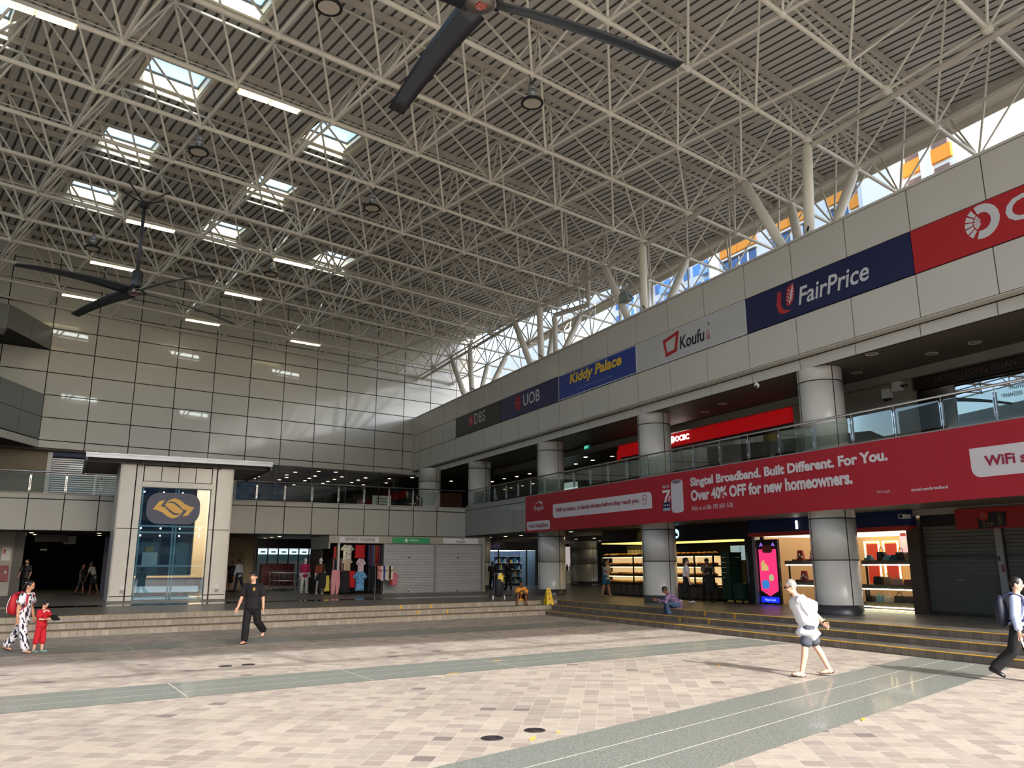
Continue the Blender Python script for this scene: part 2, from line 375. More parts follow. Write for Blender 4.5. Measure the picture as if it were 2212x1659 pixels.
# ================================================================== slabs
def slab(name, z0, z1, dfront, efront, m, yback=None, label=None):
    """L-shaped slab behind the two galleries"""
    c = FP(0, dfront).xy; cf = isect(BP(0, efront).xy, BP(1,0).xy.normalized(), c, fdir)
    l = BP(-30, efront).xy; r = FP(5.2, dfront).xy
    poly = [l, cf, r, FP(5.2, 45).xy, V((75, 75)), V((-40, 75))]
    mb = MB(); mb.prism([(p.x,p.y) for p in poly], z0, z1); struct(mb.build(name, m), label)
slab('floor_upper', 3.46, 4.9, 18.62, 42.3, M_soffit, label='upper gallery floor slab')
# ceiling over the upper galleries
mb = MB()
cpt = isect(FP(0,18.95).xy, fdir, V((0,47.75)), V((1,0)))
mb.prism([(p.x,p.y) for p in [V((-30,47.75)), V((cpt.x,47.75)), FP(5.2,18.95).xy, FP(5.2,45).xy, V((75,75)), V((-30,75))]], 7.78, 8.1)
struct(mb.build('ceiling_upper', M_soffit), 'dark ceiling of the upper gallery')

# ================================================================== upper walls
X0, WW, ZA, HH = 5.615, 2.1685, 14.313, 1.2081
mb = MB()
xs = [X0 + WW*i for i in range(-6, 14)]; zs = [7.86, 8.273] + [ZA - HH*k for k in (4,3,2,1,0,-1,-2,-3)] + [19.2]
panels(mb, xs, zs, 47.70, .05, .05, 0)
mb.box(xs[0], xs[-1], 47.735, 48.1, 7.86, 19.3, 1)
struct(mb.build('wall_back', [M_wall, M_dark]), 'tall pale panelled wall above the far gallery')
# right fascia carrying the shop signs
SJ = [13.02 + 2.09*(15-i) for i in range(-4, 20)]; SJ = sorted(SJ)
zf = [8.14, 9.347, 10.553, 11.76]
mb = MB(); panels(mb, [-s for s in reversed(SJ)], zf, 18.45, .06, .036, 0)
mb.box(-SJ[-1], -SJ[0], 18.5, 18.9, 8.14, 11.78, 1); mb.box(-SJ[-1], -SJ[0], 18.42, 18.95, 11.76, 11.83, 0)
mb.box(-SJ[-1], -SJ[0], 18.47, 18.82, 8.12, 8.145, 0)
xs2 = [-s-.3 for s in reversed(SJ)]; panels(mb, xs2, [7.75, 8.1], 18.8, .05, .03, 0); mb.box(xs2[0], xs2[-1], 18.84, 18.9, 7.76, 8.13, 1)
struct(mb.build('wall_right', [M_panel, M_dark], frame='F'), 'pale panelled wall band above the right gallery')
# parapets
mb = MB()
us = [-20.1 + 1.43*k for k in range(28)]; us = [u for u in us if u < 18.9] + [20.35]
panels(mb, us, [3.41, 4.82, 5.06], 42.2, .05, .045, 0); mb.box(us[0], us[-1], 42.23, 42.32, 3.41, 5.05, 1); mb.box(us[0], us[-1], 42.18, 42.4, 5.05, 5.09, 0)
struct(mb.build('wall_parapet_back', [M_par, M_dark], frame='B'), 'grey panelled parapet of the far gallery')
mb = MB()
ss = [42.9, 42.41] + [41.02 - 1.4*k for k in range(26)]
panels(mb, [-s for s in ss], [3.46, 4.92, 5.18], 18.55, .05, .035, 0); mb.box(-ss[0], -ss[-1], 18.58, 18.64, 3.46, 5.15, 1); mb.box(-ss[0], -ss[-1], 18.53, 18.75, 5.15, 5.19, 0)
struct(mb.build('wall_parapet_right', [M_grey, M_dark], frame='F'), 'grey panelled parapet of the right gallery')
# beams under the soffits that carry the shop fronts
mb = MB(); mb.box(-46, -5, 21.5, 21.75, 3.28, 3.46, 0); mb.box(-46, -5, 21.8, 22.05, 7.5, 7.78, 0)
struct(mb.build('trim_beam', mat('beam_grey', (150,146,138), .5), frame='F'), 'grey beams above the right shop fronts')

# wedge-shaped gallery blocks at the left edge
hd = RAD(34.5); M_wedge = mat('cladding_dark_grey', (118,121,116), .35, noise=.03, coat=.2)  # darker grey cladding of the slanted blocks
def wedge(name, z0, z1, ext, m, zs, label):
    a = pi/2 - hd                                # run direction back towards the wall
    mb = MB()
    ts = [-ext, -ext*.5, 0]
    L = [-(4.02 if ext > 5 else ext), -2.0, 0]
    xs = [-ext] + [-4.02, -2.0, 0]
    if ext <= 4.1: xs = [-ext, -2.0, 0]
    panels(mb, xs, zs, 0, .05, .03, 0); mb.box(-ext, 0, .03, 3.2, z0, z1, 1)
    o = mb.build(name, [m, M_dark]); o.location = (X0, 47.66, 0); o.rotation_euler.z = a; struct(o, label)
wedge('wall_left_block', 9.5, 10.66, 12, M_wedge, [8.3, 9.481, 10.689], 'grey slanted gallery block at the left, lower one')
mb = MB(); panels(mb, [-12,-9.5,-7.3,-5.1,-2.9,-.9,0], [7.86, 8.26], -.02, .05, .025, 0); mb.box(-12,0,.03,3,7.86,8.27,1)
o = mb.build('trim_left', [M_panel, M_dark]); o.location = (X0,47.66,0); o.rotation_euler.z = pi/2-hd; struct(o, 'white edge strip below the lower slanted block')
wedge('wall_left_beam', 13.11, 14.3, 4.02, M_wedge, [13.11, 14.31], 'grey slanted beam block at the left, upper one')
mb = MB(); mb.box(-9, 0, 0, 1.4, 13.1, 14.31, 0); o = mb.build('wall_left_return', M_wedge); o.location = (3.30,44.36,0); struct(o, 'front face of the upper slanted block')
mb = MB(); mb.box(-.1, 0, -48, 55, 0, 16, 0); o = mb.build('wall_left', M_grey); o.location = (-19, 0, 0); struct(o, 'unseen side wall beyond the left edge, added to reflect light')  # unseen wall closing the left side, added to reflect light and cut sky fill
t = thing('round_column', 'yellow clad round column between the grey blocks at the left edge', 'column', (1.95, 44.6, 0), kind='thing')
mb = MB(); mb.lathe([(.6,10.6),(.6,11.88),(.59,11.885),(.59,11.9),(.6,11.905),(.6,13.14)], n=24); mb.build('shaft', mat('yellow_clad', (206,170,74), .4, noise=.05), t, True)

# ================================================================== round columns
M_col = mat('column_clad', (200, 200, 194), .33, noise=.03, scale=.8, coat=.25)
M_base = mat('column_base', (72, 74, 78), .35, .4, noise=.05)
def column(name, label, loc, z0, z1, R_=.66, joints=(), a=0):
    t = thing(name, label, 'column', loc, a, 'round clad columns of the hall', 'thing')
    prof = [(R_, z0+.27)]
    for z in joints: prof += [(R_, z-.012), (R_-.02, z-.01), (R_-.02, z+.01), (R_, z+.012)]
    prof += [(R_, z1)]
    mb = MB(); mb.lathe(prof, n=40)
    for z in joints: mb.lathe([(R_+.001, z-.016), (R_+.003, z-.014), (R_+.003, z+.014), (R_+.001, z+.016)], n=40, m=1)
    mb.build('shaft', [M_col, M_dark], t, True)
    for ang in (-1.15, .6):
        mb = MB(); mb.box(-.014, .014, -R_-.004, -R_+.05, z0+.27, z1); o = mb.build('joint', M_dark, t); o.rotation_euler.z = ang
    mb = MB(); mb.lathe([(R_+.005, z0), (R_+.005, z0+.27), (R_-.05, z0+.27)], n=40); mb.build('base_ring', M_base, t, True)
    return t
labs = ['round clad column behind the old man in white', 'round clad column behind the man reading his phone', 'round clad column behind the yellow floor sign', 'round clad column at the inner corner of the galleries']
for k in range(4):
    s = 17.35 + 8.55*k
    t = column('round_column', labs[k], FP(s, 19.42), PL, 7.78, joints=(2.0, 3.2, 5.0, 7.35))
    t.rotation_euler.z = math.atan2(t.location.y, t.location.x) - pi/2
t = column('round_column', 'shaded round column in the arcade left of the bakery', FP(49.0, 30.2), PL, 3.46, .95, (1.9, 2.9)); t.rotation_euler.z = -.6
t = column('round_column', 'small shaded column under the corner of the tall wall', BP(20.2, 47.3), 4.9, 7.86, .7, (7.0,)); t.rotation_euler.z = -.5

# ================================================================== balustrades
def balustrade(name, label, frame, a0, step, n, y, z0, zr, left=None, right=None):
    t = thing(name, label, 'railing', (0,0,0), FR[frame])
    sg = 1 if frame == 'B' else -1
    xs = [sg*(a0 + (step if frame == 'B' else -step)*k) for k in range(n)]
    lo = left if left is not None else xs[0]; hi = right if right is not None else xs[-1]
    mb = MB(); mb.tube([(lo, y, zr), (hi, y, zr)], .035, 10); mb.build('handrail', M_chrome, t, True)
    post = None
    for i, x in enumerate(xs):
        if post is None:
            mb = MB()
            for q in (-.028, .028): mb.box(q-.011, q+.011, -.035, .035, z0+.12, zr-.16)
            mb.box(-.04, .04, -.02, .02, z0+.2, z0+.26); mb.box(-.04, .04, -.02, .02, zr-.28, zr-.22); mb.tube([(0,0,zr-.25),(0,0,zr-.03)], .014, 6); mb.tube([(0,0,z0),(0,0,z0+.2)], .016, 6)
            post = mb.build('post', M_chrome, t, loc=(x, y, 0)); first = post
        else:
            p = post.copy(); C.objects.link(p); p.parent = t; p.location = (x, y, 0)
    for i, (a, b) in enumerate(zip(xs, xs[1:])):
        mb = MB(); mb.box(a+.06, b-.06, y-.006, y+.006, z0+.1, zr-.1); mb.build('glass_panel', M_glass, t)
    return t
balustrade('glass_balustrade', 'glass balustrade with steel posts along the right gallery, above the red banner', 'F', 42.03, 1.388, 27, 18.64, 5.17, 6.05, left=-42.9)
balustrade('glass_balustrade', 'glass balustrade with steel posts along the far gallery', 'B', 18.5-1.43*23, 1.43, 24, 42.3, 5.06, 6.06, right=20.3)
# ================================================================== roof: space frame, purlins, deck, skylights
RP0 = V((12.762, 12.54, 15.324)); RA = V((3.048, -.009, -.09)); RB = V((-.117, 2.913, 0)); nF = V((cos(PHI), sin(PHI), 0))
def RN(i, j, t=0): return RP0 + RA*i + RB*j + V((0, 0, t))
def i_at(d, j): return (d - (RP0 + RB*j).dot(nF))/RA.dot(nF)
JR = range(-8, 13); IL = -8; TT = 2.9
bot, topn = {}, {}
for j in JR:
    iS, iO, iQ = i_at(18.72, j), i_at(21.55, j), i_at(24.45, j)
    L = [(('r', i), float(i)) for i in range(IL, 14) if i <= iS-.45] + [(('S',), iS), (('O',), iO), (('Q',), iQ)]
    bot[j] = [x for x in L if RN(x[1], j).x < 34]
for j in list(JR)[:-1]:
    h = j+.5; iS, iO, iQ, iE = i_at(18.72, h), i_at(21.55, h), i_at(24.45, h), i_at(25.9, h)
    reg = [i+.5 for i in range(IL, 14) if i+.5 <= iS-.35]; last = math.floor(iS-.45)
    L = [(('r', x), x) for x in reg]
    L += [(('a',), (iS+iO)/2), (('b',), (iO+iQ)/2), (('c',), iE)]
    topn[j] = [x for x in L if RN(x[1], h).x < 34]
frame = thing('roof_space_frame', 'white tubular space frame under the sheet roof', 'roof frame', (0,0,0), kind='structure')
def part(mb, name, m=M_steel, smooth=True): return mb.build(name, m, frame, smooth)
for j in JR:
    pts = [RN(i, j) for _, i in bot[j]]
    mb = MB()
    for (ka, a), (kb, b) in zip(bot[j], bot[j][1:]): mb.tube([RN(a, j), RN(b, j)], .075 if a < -.5 else .062, 8, cap=False)
    for k, i in bot[j]: mb.ell(RN(i, j), .16 if k[0] in 'SO' else .115, 10, 6)
    part(mb, 'bottom_chord')
allk = {}
for j in JR:
    for k, i in bot[j]: allk.setdefault(k, []).append((i, j))
for k, L in allk.items():
    mb = MB()
    for (a, ja), (b, jb) in zip(L, L[1:]):
        if jb == ja+1: mb.tube([RN(a, ja), RN(b, jb)], .05, 6, cap=False)
    if mb.v: part(mb, 'cross_chord')
tk = {}
for j in topn:
    h = j+.5; mb = MB()
    for (ka, a), (kb, b) in zip(topn[j], topn[j][1:]): mb.tube([RN(a, h, TT), RN(b, h, TT)], .052, 6, cap=False)
    for k, i in topn[j]:
        mb.ell(RN(i, h, TT), .085, 8, 5); tk.setdefault(k, []).append((i, j))
        mb.tube([RN(i, h, TT), RN(i, h, 3.2)], .04, 5, cap=False)
    part(mb, 'top_chord', M_steel2)
    mb = MB()
    for jb in (j, j+1):
        for k, i in bot[jb]:
            lo = [x for _, x in topn[j] if x <= i and i-x < 1.1]; hi = [x for _, x in topn[j] if x > i and x-i < 1.1]
            for x in ([max(lo)] if lo else []) + ([min(hi)] if hi else []):
                mb.tube([RN(i, jb), RN(x, h, TT)], .04, 6, cap=False)
    part(mb, 'web_brace')
    e = i_at(26.3, h); e = min(e, (33.5-12.76)/3.05)
    mb = MB(); a, b = RN(IL-1, h, 3.16), RN(e, h, 3.16); q = V((0,.04,0)); g = V((0,0,.25))
    mb.add([a-q, b-q, b+q, a+q, a-q+g, b-q+g, b+q+g, a+q+g], [(0,3,2,1),(4,5,6,7),(0,1,5,4),(2,3,7,6),(1,2,6,5),(3,0,4,7)])
    part(mb, 'purlin', M_steel2, False)
for k, L in tk.items():
    mb = MB()
    for (a, ja), (b, jb) in zip(L, L[1:]):
        if jb == ja+1: mb.tube([RN(a, ja+.5, TT), RN(b, jb+.5, TT)], .035, 6, cap=False)
    if mb.v: part(mb, 'top_tie', M_steel2)
# gutter pipe along the right edge line and the small service conduits
mb = MB(); mb.tube([RN(i_at(18.95, j), j, -.13) for j in JR if RN(i_at(18.95, j), j).x < 34], .085, 8); part(mb, 'drain_pipe', M_steel2)
mb = MB()
for j in (1, 3, 5, 7, 9, 11): mb.tube([RN(-7.9, j, .17), RN(i_at(18.2, j), j, .17)], .022, 5)
part(mb, 'conduit', M_steel2)

# deck: pans along the slope with dark joints between, open at the skylights
TD = 3.43; PW = .115
SKY = [(-2,3.15),(-2,5.15),(-2,7.15),(-2,9.15),(0,5.15),(0,7.15),(0,9.15),(2,9.15),(-4,5.15),(-4,3.15),(-4,7.15),(-4,9.15)]
SH = {}
mb = MB(); i = -9.5
def holes(a, b): return sorted((cj-.285, cj+.285) for ci, cj in SKY if ci-.33 < (a+b)/2 < ci+.33)
while i < 6.75:
    a, b = i, i+PW; jlo = max(-9.3-.055*(i+1), ((RP0 + RA*i).dot(nF) - 26.35)/(-RB.dot(nF)) if True else 0)
    x = max(jlo, -11); j0 = x; j1 = 12.12
    if j0 < j1-.2:
        segs = []; c = j0
        for h0, h1 in holes(a, b): segs.append((c, h0)); c = h1
        segs.append((c, j1)); g = .085
        for p, q in segs:
            mb.add([RN(a, p, TD), RN(a+g, p, TD), RN(a+g, q, TD), RN(a, q, TD)], [(0,1,2,3)], 0)
            mb.add([RN(a+g, p, TD), RN(a+g, p, TD+.05), RN(a+g, q, TD+.05), RN(a+g, q, TD), RN(b, p, TD+.05), RN(b, q, TD+.05), RN(b, p, TD), RN(b, q, TD)], [(0,1,2,3),(1,4,5,2),(4,6,7,5)], 1)
    i += PW
struct(mb.build('ceiling', [M_deck, M_groove]), 'ribbed sheet roof deck')
# box gutter and edge boards along the right eave
mb = MB(); mb.box(-52, -3, 26.3, 27.15, 17.95, 18.3, 0); mb.box(-52, -3, 26.28, 26.32, 17.85, 18.5, 0); mb.box(-52,-3,27.1,27.15,17.7,18.6,0)
struct(mb.build('trim_gutter', M_steel, frame='F'), 'box gutter along the right roof edge')

M_sky = glass('skylight_glass', (226, 240, 240), .05, .2)
M_curb = mat('skylight_curb', (226, 218, 196), .5, noise=.04)
rowname = {3.15:'first',5.15:'second',7.15:'third',9.15:'fourth'}
for ci, cj in SKY:
    col = {-4:'leftmost row', -2:'long left row', 0:'middle row', 2:'right side'}[ci]
    rank = {(2,9.15):'single', (0,5.15):'nearest', (0,7.15):'middle', (0,9.15):'far'}.get((ci,cj), rowname[cj])
    t = thing('skylight', 'rectangular roof skylight, %s one of the %s' % (rank, col), 'skylight', (0,0,0), group='roof skylights')
    i0, i1, j0, j1 = ci-.335, ci+.335, cj-.285, cj+.285
    mb = MB()
    def wallq(p, q, z0, z1): mb.add([RN(*p, z0), RN(*q, z0), RN(*q, z1), RN(*p, z1)], [(0,1,2,3)])
    P = [(i0,j0),(i1,j0),(i1,j1),(i0,j1)]
    for p, q in zip(P, P[1:]+P[:1]): wallq(p, q, TD-.06, TD+.42)
    e = .05
    O = [(i0-e,j0-e),(i1+e,j0-e),(i1+e,j1+e),(i0-e,j1+e)]
    for k in range(4):
        a, b = P[k], P[(k+1)%4]; c, d = O[(k+1)%4], O[k]
        mb.add([RN(*a, TD-.06), RN(*b, TD-.06), RN(*c, TD-.04), RN(*d, TD-.04)], [(0,1,2,3)])
    mb.build('curb', M_curb, t)
    mb = MB()
    for k in range(4):
        a, b = P[k], P[(k+1)%4]; mb.tube([RN(*a, TD+.42), RN(*b, TD+.42)], .06, 4)
    mb.build('frame', mat('skylight_frame', (70,72,72), .5), t)
    mb = MB(); mb.add([RN(*p, TD+.43) for p in P], [(0,1,2,3)]); mb.build('glass_pane', M_sky, t)

# branching props standing behind the right wall band
tl = ['one above the column behind the old man', 'second one, carrying the floodlight', 'third one, beside a bent pipe', 'farthest one, near the tall wall']
for n, jb in enumerate((0, 3, 6, 9)):
    s = [16.75, 25.3, 33.9, 42.3][n]
    t = thing('branching_prop', 'white branching roof prop, '+tl[n], 'roof prop', FP(s, 18.72, 10.2), group='branching roof props')
    base = FP(s, 18.72, 10.2)
    ends = [RN(i_at(18.72, j), j) for j in (jb, jb+1)] + [RN(i_at(21.55, j), j) for j in (jb, jb+1)]
    if n in (1, 2): ends = [RN(i_at(18.72, jb), jb), RN(i_at(18.72, jb+1), jb+1), RN(i_at(21.55, jb), jb), RN(i_at(21.55, jb+1), jb+1)]
    for e in ends:
        d = (e-base); mb = MB(); b0 = V((0,0,0)) + V((d.x, d.y, 0))*.04
        mb.tube([b0, d*.93, d*.985], [.16, .16, .06], 12); mb.build('strut', M_steel, t, True)
    mb = MB(); mb.tube([(-.5,-.4,1.75),(.5,.3,1.85)], .03, 6); mb.build('clamp', M_black, t, True)
t = thing('floodlight', 'square floodlight clamped to a branching roof prop', 'floodlight', FP(26.55, 18.55, 12.88), FR['F'])
mb = MB(); mb.prism([(-.3,-.2),(.3,-.2),(.24,.22),(-.24,.22)], .0, .28, ax='y'); mb.build('housing', mat('lamp_grey', (120,124,122), .5), t)
mb = MB(); mb.box(-.25,.25,-.015,0,-.17,.19); mb.build('lens', mat('lens_grey', (150,160,158), .2), t)
mb = MB(); mb.tube([(-.34,.12,0),(-.34,.34,-.1),(.34,.34,-.1),(.34,.12,0)], .02, 6); mb.build('bracket', M_black, t)
# bent rain pipe
mb = MB(); q = RN(i_at(21.0,6),6)
a = FP(32.9,18.9,0); b = FP(30.9,19.6,0)
mb.tube([a+V((0,0,11.2)), a+V((0,0,13.7)), a+V((0,0,13.95)), b+V((0,0,14.0)), b+V((0,0,14.3)), b+V((0,0,16.4))], .12, 10)
tag(mb.build('rain_pipe', M_steel2, smooth=True), 'bent white rain pipe beside the third roof prop', 'pipe')

# high bay lamps
lampp = [(-2,1),(0,1),(-2,4),(0,4),(0,7),(-2.2,7.7)]
ll = ['at the top edge of the roof view', 'right of the near fan', 'beside the long skylight row', 'in the middle of the roof', 'left of the far roof middle', 'above the far fan blade']
proto = None
M_alu = mat('alu_grey', (150,156,160), .35, .7); M_lens = mat('lamp_lens', (196,190,176), .35, noise=.02)
for (i, j), lb in zip(lampp, ll):
    loc = RN(i, j, -.1); lbl = 'round black high bay lamp, '+lb
    if proto is None:
        t = proto = thing('high_bay_lamp', lbl, 'lamp', loc, group='high bay lamps')
        mb = MB(); mb.tube([(-.12,0,.05),(0,0,-.25)], .012, 5); mb.tube([(.12,0,.05),(0,0,-.25)], .012, 5); mb.build('hanger', M_black, t)
        mb = MB(); mb.lathe([(0,-.22),(.06,-.24),(.13,-.3),(.13,-.38),(.12,-.39),(.12,-.41),(.13,-.42),(.13,-.52),(.11,-.55),(.07,-.58),(.07,-.63),(0,-.64)], n=16); mb.build('driver', M_alu, t, True)
        mb = MB(); mb.lathe([(0,-.68),(.2,-.69),(.29,-.74),(.32,-.79),(.31,-.83),(.25,-.82),(.25,-.80),(0,-.80)], n=24); mb.build('housing', M_black, t, True)
        mb = MB(); mb.lathe([(0,-.815),(.25,-.815),(.25,-.805)], n=24); mb.build('lens', M_lens, t)
        mb = MB(); mb.tube([(-.2,0,-.72),(-.1,0,-.62),(.1,0,-.62),(.2,0,-.72)], .02, 6); mb.build('yoke', M_black, t)
    else:
        c = copy_tree(proto); c.location = loc; c['label'] = lbl
# linear lamps on the bottom chords
lp = None
LL = [(-2,11,'first on the chord nearest the tall wall'),(0,11,'second on the chord nearest the tall wall'),(2,11,'third on the chord nearest the tall wall'),(-2,9,'left one two chords before the tall wall'),(0,9,'right one two chords before the tall wall'),(-2,7,'on the left over the far fan'),(0,7,'in the roof middle'),(-2,3,'below the long skylight row'),(-4,3,'at the top left corner')]
for i, j, lb in LL:
    lbl = 'twin tube strip lamp, '+lb
    loc = RN(i+.33, j, 0)
    if lp is None:
        t = lp = thing('strip_lamp', lbl, 'lamp', loc, group='strip lamps on the roof frame')
        mb = MB(); mb.box(-.95,.95,-.13,.13,-.115,-.09); mb.build('tray', M_steel, t)
        for y in (-.09,.09):
            for x in (-.47,.47):
                mb = MB(); mb.tube([(x-.44,y,-.15),(x+.44,y,-.14)], .024, 6); mb.build('tube', mat('tube_glow', (255,236,190), .5, noise=0, emit=5), t)
    else:
        c = copy_tree(lp); c.location = loc; c['label'] = lbl

# big ceiling fans
M_fan = mat('fan_grey', (74,78,84), .4, .5, noise=.05); M_fand = mat('fan_dark', (40,42,44), .5)
def fan(label, i, j, zh, blades):
    top_ = RN(i, j, 0); t = thing('ceiling_fan', label, 'fan', (top_.x, top_.y, zh), 0, 'large ceiling fans')
    H = top_.z - zh
    mb = MB()
    for dx, dy in ((-.7,-.5),(.7,-.5),(.7,.5),(-.7,.5)): mb.tube([(0,0,H-.55),(dx,dy,H-.05)], .03, 6)
    mb.lathe([(.05,H-.7),(.16,H-.68),(.16,H-.5),(.05,H-.45)], n=12); mb.build('mount', M_fand, t)
    mb = MB(); mb.tube([(0,0,.75),(0,0,H-.5)], .06, 8); mb.build('rod', M_fan, t, True)
    mb = MB(); mb.lathe([(0,.85),(.1,.85),(.17,.8),(.19,.3),(.17,.22),(.1,.18),(0,.18)], n=16)
    for k in range(8): mb.box(.185,.2,-.02,.02,.3,.78)
    mb.build('motor', M_fan, t, True)
    mb = MB(); mb.lathe([(0,-.08),(.2,-.08),(.27,-.04),(.27,.06),(.2,.12),(.1,.14)], n=20); mb.build('hub', mat('hub_metal', (150,140,136), .3, .8), t, True)
    mb = MB(); mb.lathe([(0,-.085),(.09,-.085)], n=16); 
    for k in range(4): mb.box(-.085+k*.045,-.06+k*.045,-.09,.07,-.088,-.082,1)
    mb.build('badge', [mat('badge_grey',(180,170,165),.4), mat('badge_red',(190,50,40),.5)], t)
    for a, L in blades:
        mb = MB(); n = 10; vs = []
        for k in range(n+1):
            f = k/n; r = .24 + (L-.24)*f; c = (.5-.16*f)/2; tw = RAD(24-16*f); dz = -.35*f*f
            for s_, th in ((-1,0),(-.3,.03),(.5,.025),(1,0),(.5,-.006),(-.3,-.006)):
                vs.append((r, c*s_*cos(tw), c*s_*sin(tw)+th+dz+.02))
        fs = [(k*6+q, k*6+(q+1)%6, (k+1)*6+(q+1)%6, (k+1)*6+q) for k in range(n) for q in range(6)]; fs += [tuple(range(5,-1,-1)), tuple(range(n*6,n*6+6))]
        mb.add(vs, fs); b = mb.build('blade', M_fan, t, True, rz=RAD(a))
        mb = MB(); mb.box(.2,.36,-.14,-.1,.0,.03); mb.box(.2,.36,.1,.14,.0,.03); mb.build('bracket', M_fand, b)
fan('large grey ceiling fan at the top edge, nearest the camera', -2, -1, 11.2, [(85.5,3.35),(-17.7,3.85),(-100,3.6),(172,3.6)])
fan('large grey ceiling fan hanging low before the far wall at left', -2, 6, 11.5, [(-157.7,4.2),(-72.1,4.5),(9.4,3.85),(114,3.45)])
# ================================================================== signs on the right wall band (frame F: x = -s, y = d)
M_sw = mat('sign_white', (206, 208, 212), .5, noise=0); M_sred = mat('sign_red', (178, 26, 34), .5, noise=.02)
M_lred = mat('logo_red', (178, 44, 50), .5, noise=0)
def board(label, i0, i1, m, edge=None, y=18.43, z0=9.36, z1=10.54):
    s0, s1 = 13.02+2.09*(15-i0), 13.02+2.09*(15-i1)
    t = thing('sign_board', label, 'sign', FP(s0, y, z0), FR['F'])       # origin at the left-bottom corner as seen
    mb = MB(); mb.box(0.01, s0-s1-.01, 0, .05, 0, z1-z0); mb.build('panel', m, t)
    if edge:
        mb = MB(); W_ = s0-s1; H_ = z1-z0; e = .035
        for b in ((0,W_,0,e),(0,W_,H_-e,H_),(0,e,0,H_),(W_-e,W_,0,H_)): mb.box(b[0],b[1],-.01,.0,b[2],b[3])
        mb.build('border', edge, t)
    return t, s0, z0
# black bank sign
t, s0, z0 = board('black bank sign with a small red emblem, farthest sign on the wall band', 0, 3, mat('sign_black', (20,24,28), .4, noise=.03))
x = s0-42.36; mb = MB(); mb.prism([(x,.4),(x+.1,.45),(x+.3,.38),(x+.52,.45),(x+.62,.4),(x+.6,.7),(x+.63,.98),(x+.5,1.0),(x+.3,.95),(x+.1,1.02),(x,.98),(x+.03,.7)], -.012, 0, ax='y')
mb.build('emblem', M_lred, t); mb = MB()
for a, b in (((x+.14,.52),(x+.48,.9)),((x+.48,.52),(x+.14,.9))): mb.tube([(a[0],-.016,a[1]),(b[0],-.016,b[1])], .012, 4)
mb.build('emblem_cross', M_sw, t)
lettering('DBS', 1.5, .62, (s0-41.6, -.002, .4), t, M_sw, bold=.0)
# navy bank sign
t, s0, z0 = board('navy bank sign with red strokes, beside the black sign', 3, 6, mat('sign_navy', (16,32,92), .4, noise=.03))
x = s0-36.35; mb = MB()
for k in range(4): mb.box(x+.06+k*.15, x+.14+k*.15, -.012, 0, .28, 1.05)
mb.box(x-.05, x+.68, -.014, -.002, .62, .72); mb.build('emblem', M_lred, t)
lettering('UOB', 1.78, .6, (s0-35.45, -.002, .38), t, M_sw, bold=.012)
# blue toy shop sign
t, s0, z0 = board('bright blue shop sign with yellow lettering next to the pale grey sign', 6, 9, mat('sign_blue', (16,58,148), .4, noise=.03), M_sw)
lettering('Kiddy Palace', 4.2, .62, (s0-30.8, -.002, .45), t, mat('sign_yellow', (236,196,56), .5, noise=0), bold=.035, shear=.15)
lettering("Your Children's Department Store", 2.75, .13, (s0-30.05, -.002, .2), t, mat('sign_paleblue', (120,150,200), .5, noise=0))
# light grey food hall sign
t, s0, z0 = board('pale grey sign with a red brushed square, between the two blue signs', 9, 12, mat('sign_grey', (190,192,194), .4, noise=.04, scale=1), M_sw)
x = s0-23.79
def strokes(P, r): 
    mb = MB()
    for a, b, w_ in P:
        a = V((a[0],0,a[1])); b = V((b[0],0,b[1])); d = (b-a).normalized(); n_ = V((-d.z,0,d.x))*w_
        mb.prism([tuple((a-n_).xz), tuple((b-n_*.8).xz), tuple((b+n_*.8).xz), tuple((a+n_).xz)], -.014, -.002, ax='y')
    return mb
strokes([((x+.05,.85),(x+.2,.28),.06),((x+.12,.28),(x+.75,.34),.07),((x+.72,.3),(x+.9,1.02),.08),((x+.02,.82),(x+.95,1.0),.07)], 0).build('emblem', mat('koufu_red', (176,34,28), .5, noise=0), t)
lettering('Koufu', 1.4, .5, (s0-22.8, -.002, .3), t, mat('ink', (22,24,44), .5, noise=0), bold=.02, shear=.1)
lettering('口\n福', .2, .34, (s0-21.32, -.002, .3), t, mat('koufu_red', (176,34,28)))
lettering('®', .12, .12, (s0-21.2, -.002, .8), t, mat('ink', (22,24,44)))
# supermarket sign
t, s0, z0 = board('dark blue supermarket sign with white lettering next to the red sign', 12, 15, mat('sign_darkblue', (10,18,72), .4, noise=.03))
x = s0-17.92; mb = MB()
mb.prism([(x+.1,.98),(x+.02,.55),(x+.08,.3),(x+.28,.2),(x+.62,.24),(x+.3,.34),(x+.2,.5),(x+.25,.96)], -.012, 0, ax='y')
mb.prism([(x+.45,.42),(x+.42,.7),(x+.52,1.0),(x+.75,1.1),(x+.78,.8),(x+.72,.55),(x+.6,.42)], -.012, 0, ax='y'); mb.build('emblem', M_lred, t)
mb = MB(); mb.tube([(x+.56,-.014,.44),(x+.66,-.014,.8),(x+.74,-.014,1.04)], .012, 4)
for k in range(4):
    z_ = .52+.1*k; mb.tube([(x+.57+.03*k,-.014,z_),(x+.47+.03*k,-.014,z_+.1)], .014, 4); mb.tube([(x+.57+.03*k,-.014,z_),(x+.7+.02*k,-.014,z_+.12)], .014, 4)
mb.build('emblem_leaf', M_sw, t)
lettering('FairPrice', 2.6, .56, (s0-17.0, -.002, .3), t, M_sw, bold=.015, shear=.2)
